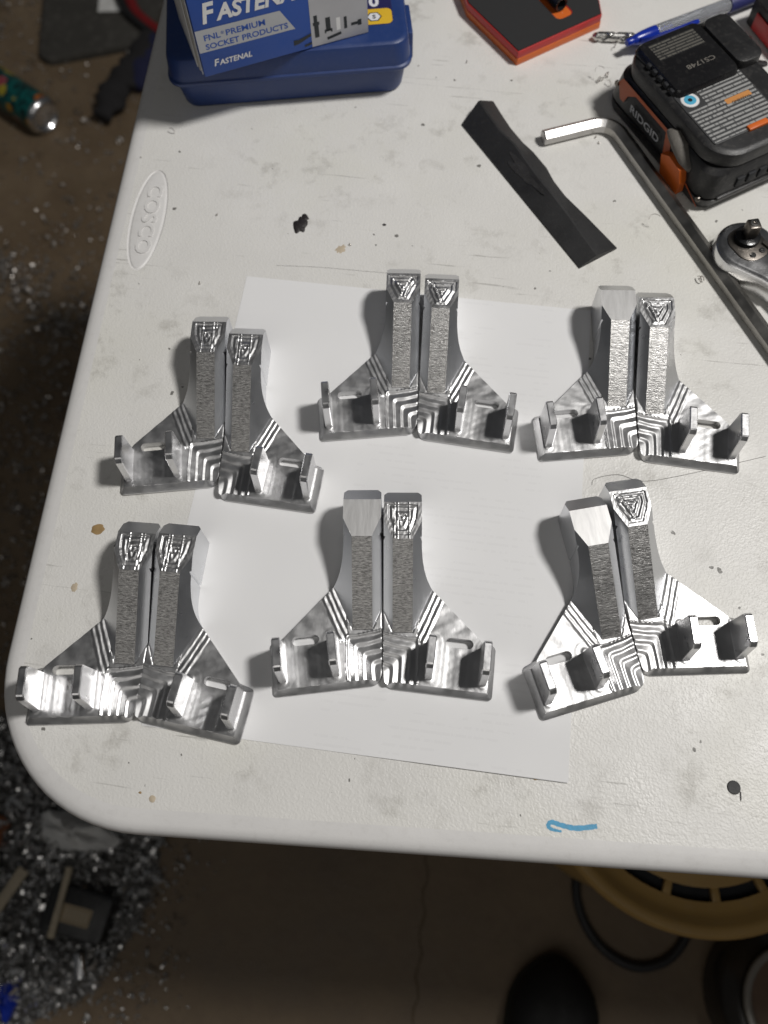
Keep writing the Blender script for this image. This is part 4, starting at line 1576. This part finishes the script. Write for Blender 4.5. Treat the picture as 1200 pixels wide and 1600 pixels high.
def build_floor_chips():
    P, S = [], []
    # thin scatter over the left floor
    for _ in range(4200):
        x, y = rng.uniform(-1200, -300), rng.uniform(-250, 1500)
        P.append((x, y, FLOOR + 0.5))
        S.append(rng.gamma(2, 1.1) + 1.0)
    # a denser drift across the floor
    for _ in range(420):
        t = rng.uniform(0, 1)
        x = -820 + 260 * t + rng.normal() * 26
        y = 640 - 90 * t + 30 * math.sin(t * 7) + rng.normal() * 16
        P.append((x, y, FLOOR + 0.5 + rng.uniform(0, 4)))
        S.append(rng.gamma(3, 0.85) + 1.1)
    for _ in range(420):
        x, y = -690 + rng.normal() * 110, 330 + rng.normal() * 170
        P.append((x, y, FLOOR + 0.5))
        S.append(rng.gamma(3, 0.85) + 1.1)
    for _ in range(1100):
        P.append((rng.uniform(-760, -520), rng.uniform(-60, 760), FLOOR + 0.5))
        S.append(rng.gamma(2, 1.0) + 0.9)
    chip_cloud('scattered_chips', 'bright metal chips scattered over the floor left of the table', P, S, 'chips')
    # the swept heap at the near left
    P, S = [], []
    out = [(-700, -80), (-330, -80), (-285, -215), (-278, -255), (-292, -310), (-330, -390), (-385, -425), (-430, -470), (-700, -470)]
    n = 0
    while n < 9000:
        x, y = rng.uniform(-700, -270), rng.uniform(-470, -80)
        p = np.array([(x, y)])
        if not poly_inside(p, out)[0]:
            continue
        d = poly_dist(p, out)[0]
        hgt = min(34.0, d * 0.42) * (0.75 + 0.25 * math.sin(x * 0.045) * math.cos(y * 0.05))
        P.append((x, y, FLOOR + 0.4 + hgt * rng.uniform(0.6, 1.0)))
        S.append(rng.gamma(3, 0.95) + 1.3)
        n += 1
    for _ in range(420):
        a = rng.uniform(0, 1)
        P.append((-290 + rng.normal() * 38, -180 - 260 * a + rng.normal() * 15, FLOOR + 0.4))
        S.append(rng.gamma(2.5, 0.7) + 0.7)
    chip_cloud('chip_heap', 'grey heap of curled metal chips swept together on the floor by the table corner', P, S, 'dark_chips')
    # solid core so that no floor shows through the heap
    V, F = [], []
    nx = 60
    for j in range(nx + 1):
        for i in range(nx + 1):
            x, y = -720 + 450 * i / nx, -480 + 410 * j / nx
            p = np.array([(x, y)])
            ins = poly_inside(p, out)[0]
            d = poly_dist(p, out)[0]
            hgt = (min(34.0, d * 0.42) * (0.75 + 0.25 * math.sin(x * 0.045) * math.cos(y * 0.05)) if ins else -0.5) * 0.75 + rng.uniform(-2, 2) * ins
            V.append((x, y, FLOOR + max(hgt, -0.5)))
    for j in range(nx):
        for i in range(nx):
            a = j * (nx + 1) + i
            F.append((a, a + 1, a + nx + 2, a + nx + 1))
    o = link('fine_swarf', mesh_from(V, F, smooth=180), 'swarf')
    tag(o, 'fine dark swarf filling the chip heap by the table corner', 'swarf', None, 'stuff')


build_floor_chips()


# ------------------------------------------------------------ things on the floor
def build_can():
    e, f = np.array((-764.0, 964.0)), np.array((-906.0, 1049.0))
    d = (f - e) / np.linalg.norm(f - e)
    t = thing('drink_can', 'drink can printed teal with flowers lying on its side on the floor', 'can', (e[0], e[1], FLOOR), math.atan2(d[1], d[0]))
    Rm = Matrix.Translation((0, 0, 33.3 * MM)) @ Matrix.Rotation(math.pi / 2, 4, 'Y')
    b = lathe([(33, 9), (33.1, 14), (33.1, 140), (30, 148), (27, 153)], 48)
    b.transform(Rm)
    link('can_body', b, 'can', t)
    r = lathe([(33, 9), (31.5, 5.0), (28.5, 1.0), (26.5, 0.0), (24.6, 1.2), (23.0, 4.5), (18, 7.5), (9, 9.6), (0, 10.2)], 48)
    r.transform(Rm)
    link('can_base', r, 'chrome', t)
    l = lathe([(27, 153), (27.6, 155), (26.5, 156), (25, 153.5), (0, 153)], 40)
    l.transform(Rm)
    link('can_top', l, 'chrome', t)


def build_floor_things():
    # black board with a white sheet on it
    bd = link('black_board', prism(round_poly([(-832, 1118, 26), (-640, 1192, 4), (-560, 1900, 20), (-1010, 1900, 20)], 6), FLOOR + 1, FLOOR + 16, 2.0), 'mat')
    tag(bd, 'dusty black board with a clipped corner lying flat on the floor', 'board')
    ps = link('paper_scrap', prism([(-752, 1262), (-690, 1270), (-700, 1420), (-780, 1420)], FLOOR + 16.2, FLOOR + 16.8), 'grey_white')
    tag(ps, 'dirty white paper scrap lying on the black board', 'paper')
    pth = smooth_path([(-740, 1440, 0), (-712, 1340, 0), (-686, 1280, 0), (-650, 1236, 0), (-560, 1180, 0), (-420, 1160, 0)], 8)
    hs = thing('red_hose', 'red hose looping over the black board towards the table', 'hose', (0, 0, FLOOR + 16))
    link('hose_tube', sweep([(p.x, p.y, 11) for p in pth], ngon(10.5, 16)), 'hose_red', hs)
    link('hose_tube', sweep([(p.x - 22, p.y + 6, 9) for p in pth], ngon(9, 16)), 'black_rubber', hs)
    # crumpled rag
    rg = thing('crumpled_rag', 'crumpled black and navy rag on the floor beside the table edge', 'rag', (-650, 1080, FLOOR))
    for nme, path, r0, m in (('cloth', [(-22, -92, 18), (-12, -60, 24), (-14, -20, 20), (4, 20, 20), (12, 70, 22), (20, 120, 20)], 26, 'rag_black'), ('cloth', [(22, -10, 16), (26, 30, 22), (28, 80, 20), (34, 130, 18)], 21, 'rag_navy')):
        sp = smooth_path(path, 6)
        q = random.Random(4)
        ring = [(math.cos(a) * (1 + 0.16 * math.sin(3 * a + 1)), 0.72 * math.sin(a)) for a in np.linspace(0, 6.283, 18, endpoint=False)]
        n = len(sp)
        link(nme, sweep(sp, [(x * r0, y * r0) for x, y in ring], [0.4 * math.sin(i * 0.6) for i in range(n)], True, 60, [0.45 + 0.6 * math.sin(math.pi * (0.12 + 0.8 * i / n)) + 0.12 * math.sin(i * 1.3) for i in range(n)]), m, rg)
    # things lying in the chip heap
    def stick(a, b, w, z, label):
        a, b = np.array(a), np.array(b)
        d = b - a
        L = float(np.linalg.norm(d))
        me = prism([(0, -w), (L * 0.5, -w * 0.9), (L, -w * 1.05), (L, w), (L * 0.45, w * 0.85), (0, w * 0.95)], 0, 4.5, 0.8)
        o = link('wood_stick', me, 'wood', None, (a[0], a[1], z), (0, 0, math.atan2(d[1], d[0])))
        tag(o, label, 'stick')
    stick((-434, -262), (-472, -350), 7.5, FLOOR + 38, 'thick grey wooden stick lying on the metal chip heap')
    stick((-377, -252), (-379, -332), 4.2, FLOOR + 41, 'thin pale stick lying across the black box in the chips')
    bx = thing('black_box', 'small black box with a tan label half buried in metal chips', 'box', (-357, -302, FLOOR + 16), math.radians(-6))
    link('box_body', prism(rrect(-41, 41, -28, 28, 7), 0, 24, 3.0, 3), 'black_plastic', bx)
    lb = link('box_label', prism(rrect(-18, 20, -13, 8, 1.5), 24.05, 24.4), 'brass_label', bx)
    for k in range(6):
        link('label_line', box(-13 + k * 5.2, -10.6 + k * 5.2, -9, 4, 24.45, 24.6), 'wood', lb)
    def rag(name, label, cat, x, y, z, rx, ry, h, m, seed, rz=0.0):
        n, k = 14, 22
        loops = []
        q = np.random.default_rng(seed)
        ph = q.uniform(0, 6.28, 6)
        for j in range(n):
            f = j / (n - 1)
            rr = math.sqrt(max(0.002, 1 - (f * 0.98) ** 2))
            lp = []
            for i in range(k):
                a = 2 * math.pi * i / k
                g = 1 + 0.20 * math.sin(2 * a + ph[0] + 2 * f) + 0.14 * math.sin(3 * a + ph[1] - 3 * f) + 0.09 * math.sin(7 * a + ph[2] + 5 * f)
                px, py = rx * rr * g * math.cos(a), ry * rr * g * math.sin(a)
                lp.append((px, py, h * f * (1 + 0.35 * math.sin(3 * a + ph[3]) * math.sin(2 * a + ph[4]))))
            loops.append(lp)
        o = link(name, loops_mesh(loops, False, True, True, 50), m, None, (x, y, z), (0, 0, rz))
        tag(o, label, cat)
        return o
    rag('crumpled_paper', 'crumpled dirty white paper under the rounded table corner', 'paper', -385, -212, FLOOR + 22, 44, 24, 34, 'grey_white', 3, -0.2)
    rag('rusty_scrap', 'rusty orange scrap in the chip heap left of the sticks', 'scrap', -492, -226, FLOOR + 28, 22, 17, 16, 'rust', 5)
    rag('blue_scrap', 'blue plastic scrap at the near end of the chip heap', 'scrap', -424, -408, FLOOR + 12, 12, 22, 14, 'pen_blue', 8, 0.1)
    ef = thing('metal_sleeve', 'short silver metal sleeve lying in front of the chip heap', 'sleeve', (-344, -360, FLOOR + 9), math.radians(112))
    s = lathe([(5.5, -14), (7.5, -14), (7.8, -12), (7.8, 12), (7.5, 14), (5.5, 14), (5.5, -14)], 24)
    s.transform(Matrix.Translation((0, 0, 8 * MM)) @ Matrix.Rotation(math.pi / 2, 4, 'Y'))
    link('sleeve_tube', s, 'chrome', ef)


def build_bucket():
    t = thing('lidded_bucket', 'tan plastic bucket with a slotted round lid under the front table edge', 'bucket', (293, -66, FLOOR))
    link('bucket_wall', lathe([(0, 1), (122, 1), (125, 4), (141, 330), (144, 331), (144, 338), (141, 339)], 72), 'tan', t)
    rim = [(141, 339), (149, 330), (151, 333), (151, 346), (148, 350), (143, 351), (139, 349.5), (134, 344), (128, 342), (121, 341.5)]
    lid = link('lid', lathe(rim, 96), 'tan', t)
    # slotted ring and centre cap
    link('lid_hub', lathe([(109.5, 337), (109.5, 341.2), (107, 342), (40, 343), (0, 343.4)], 72), 'tan', lid)
    link('lid_recess', lathe([(122, 334), (108, 334)], 72), 'hole_shade', lid)
    for k in range(17):
        a0 = math.radians(-80.6 + k * 360 / 17) - 0.03
        pts = []
        for r, q in ((108.5, 0), (122, 0), (122, 1), (108.5, 1)):
            a = a0 + q * 0.06
            pts.append((r * math.cos(a), r * math.sin(a)))
        link('lid_rib', prism(pts, 334.5, 341.0, 0.5), 'tan', lid)


def build_front_floor():
    # black hose arc
    pth = smooth_path([(262, -150, 8), (252, -190, 8), (262, -228, 8), (288, -258, 8), (326, -272, 8), (362, -262, 8), (384, -238, 9), (392, -215, 9)], 8)
    h = link('black_hose', sweep([(p.x, p.y, p.z + FLOOR - 2) for p in pth], ngon(5.6, 14)), 'black_rubber')
    tag(h, 'black rubber hose curving out from under the tan bucket', 'hose')
    # shoe
    sh = thing('black_shoe', 'black shoe with dark sole standing on the concrete floor', 'shoe', (232, -272, FLOOR), math.radians(-4))
    out = []
    n = 40
    halfw = lambda s: 53 * (math.sin(min(1.0, s / 0.22) * math.pi / 2) ** 0.62) * (1 - 0.20 * max(0, (s - 0.3) / 0.7)) if s < 0.9 else 44 * math.sqrt(max(0, 1 - ((s - 0.9) / 0.1) ** 2)) * 0.97
    ss = [0.0, 0.004, 0.015, 0.035, 0.07, 0.12, 0.18, 0.25, 0.35, 0.5, 0.65, 0.8, 0.9, 0.95, 0.985, 1.0]
    right = [(halfw(s) + 1.0, -290 * s) for s in ss]
    left = [(-halfw(s) * 0.96 - 1.0, -290 * s) for s in ss]
    ring = left[:] + right[::-1]
    lp = [[(x * k, -145 + (y + 145) * k2, z) for x, y in ring] for z, k, k2 in ((0, 0.96, 0.98), (3, 1.03, 1.012), (18, 1.03, 1.012), (22, 1.0, 1.0))]
    link('sole', loops_mesh(lp, True, True, True, 40), 'sole', sh)
    up = [[(x * k, -150 + (y + 150) * k2, z) for x, y in ring] for z, k, k2 in ((22, 0.97, 0.985), (32, 0.99, 0.985), (46, 0.93, 0.955), (57, 0.80, 0.90), (64, 0.60, 0.80), (67, 0.36, 0.66))]
    link('upper', loops_mesh(up, False, True, True, 60), 'shoe', sh)
    # smoky jar
    j = thing('round_jar', 'round smoky container with brown sludge on the floor beside the bucket', 'jar', (490, -281, FLOOR))
    link('jar_wall', lathe([(0, 1), (78, 1), (82, 5), (82, 52), (76, 64), (62, 71), (60, 80), (57, 81), (54, 79), (54, 72)], 72), 'jar_wall', j)
    link('jar_rim', lathe([(60.2, 81), (62.5, 83), (61.5, 86), (58, 87), (54.5, 85), (54, 79.5)], 72), 'jar_rim', j)
    link('contents', lathe([(53.8, 70), (30, 71), (0, 71.5)], 48), 'jar_fill', j)


build_can()
build_floor_things()
build_bucket()
build_front_floor()
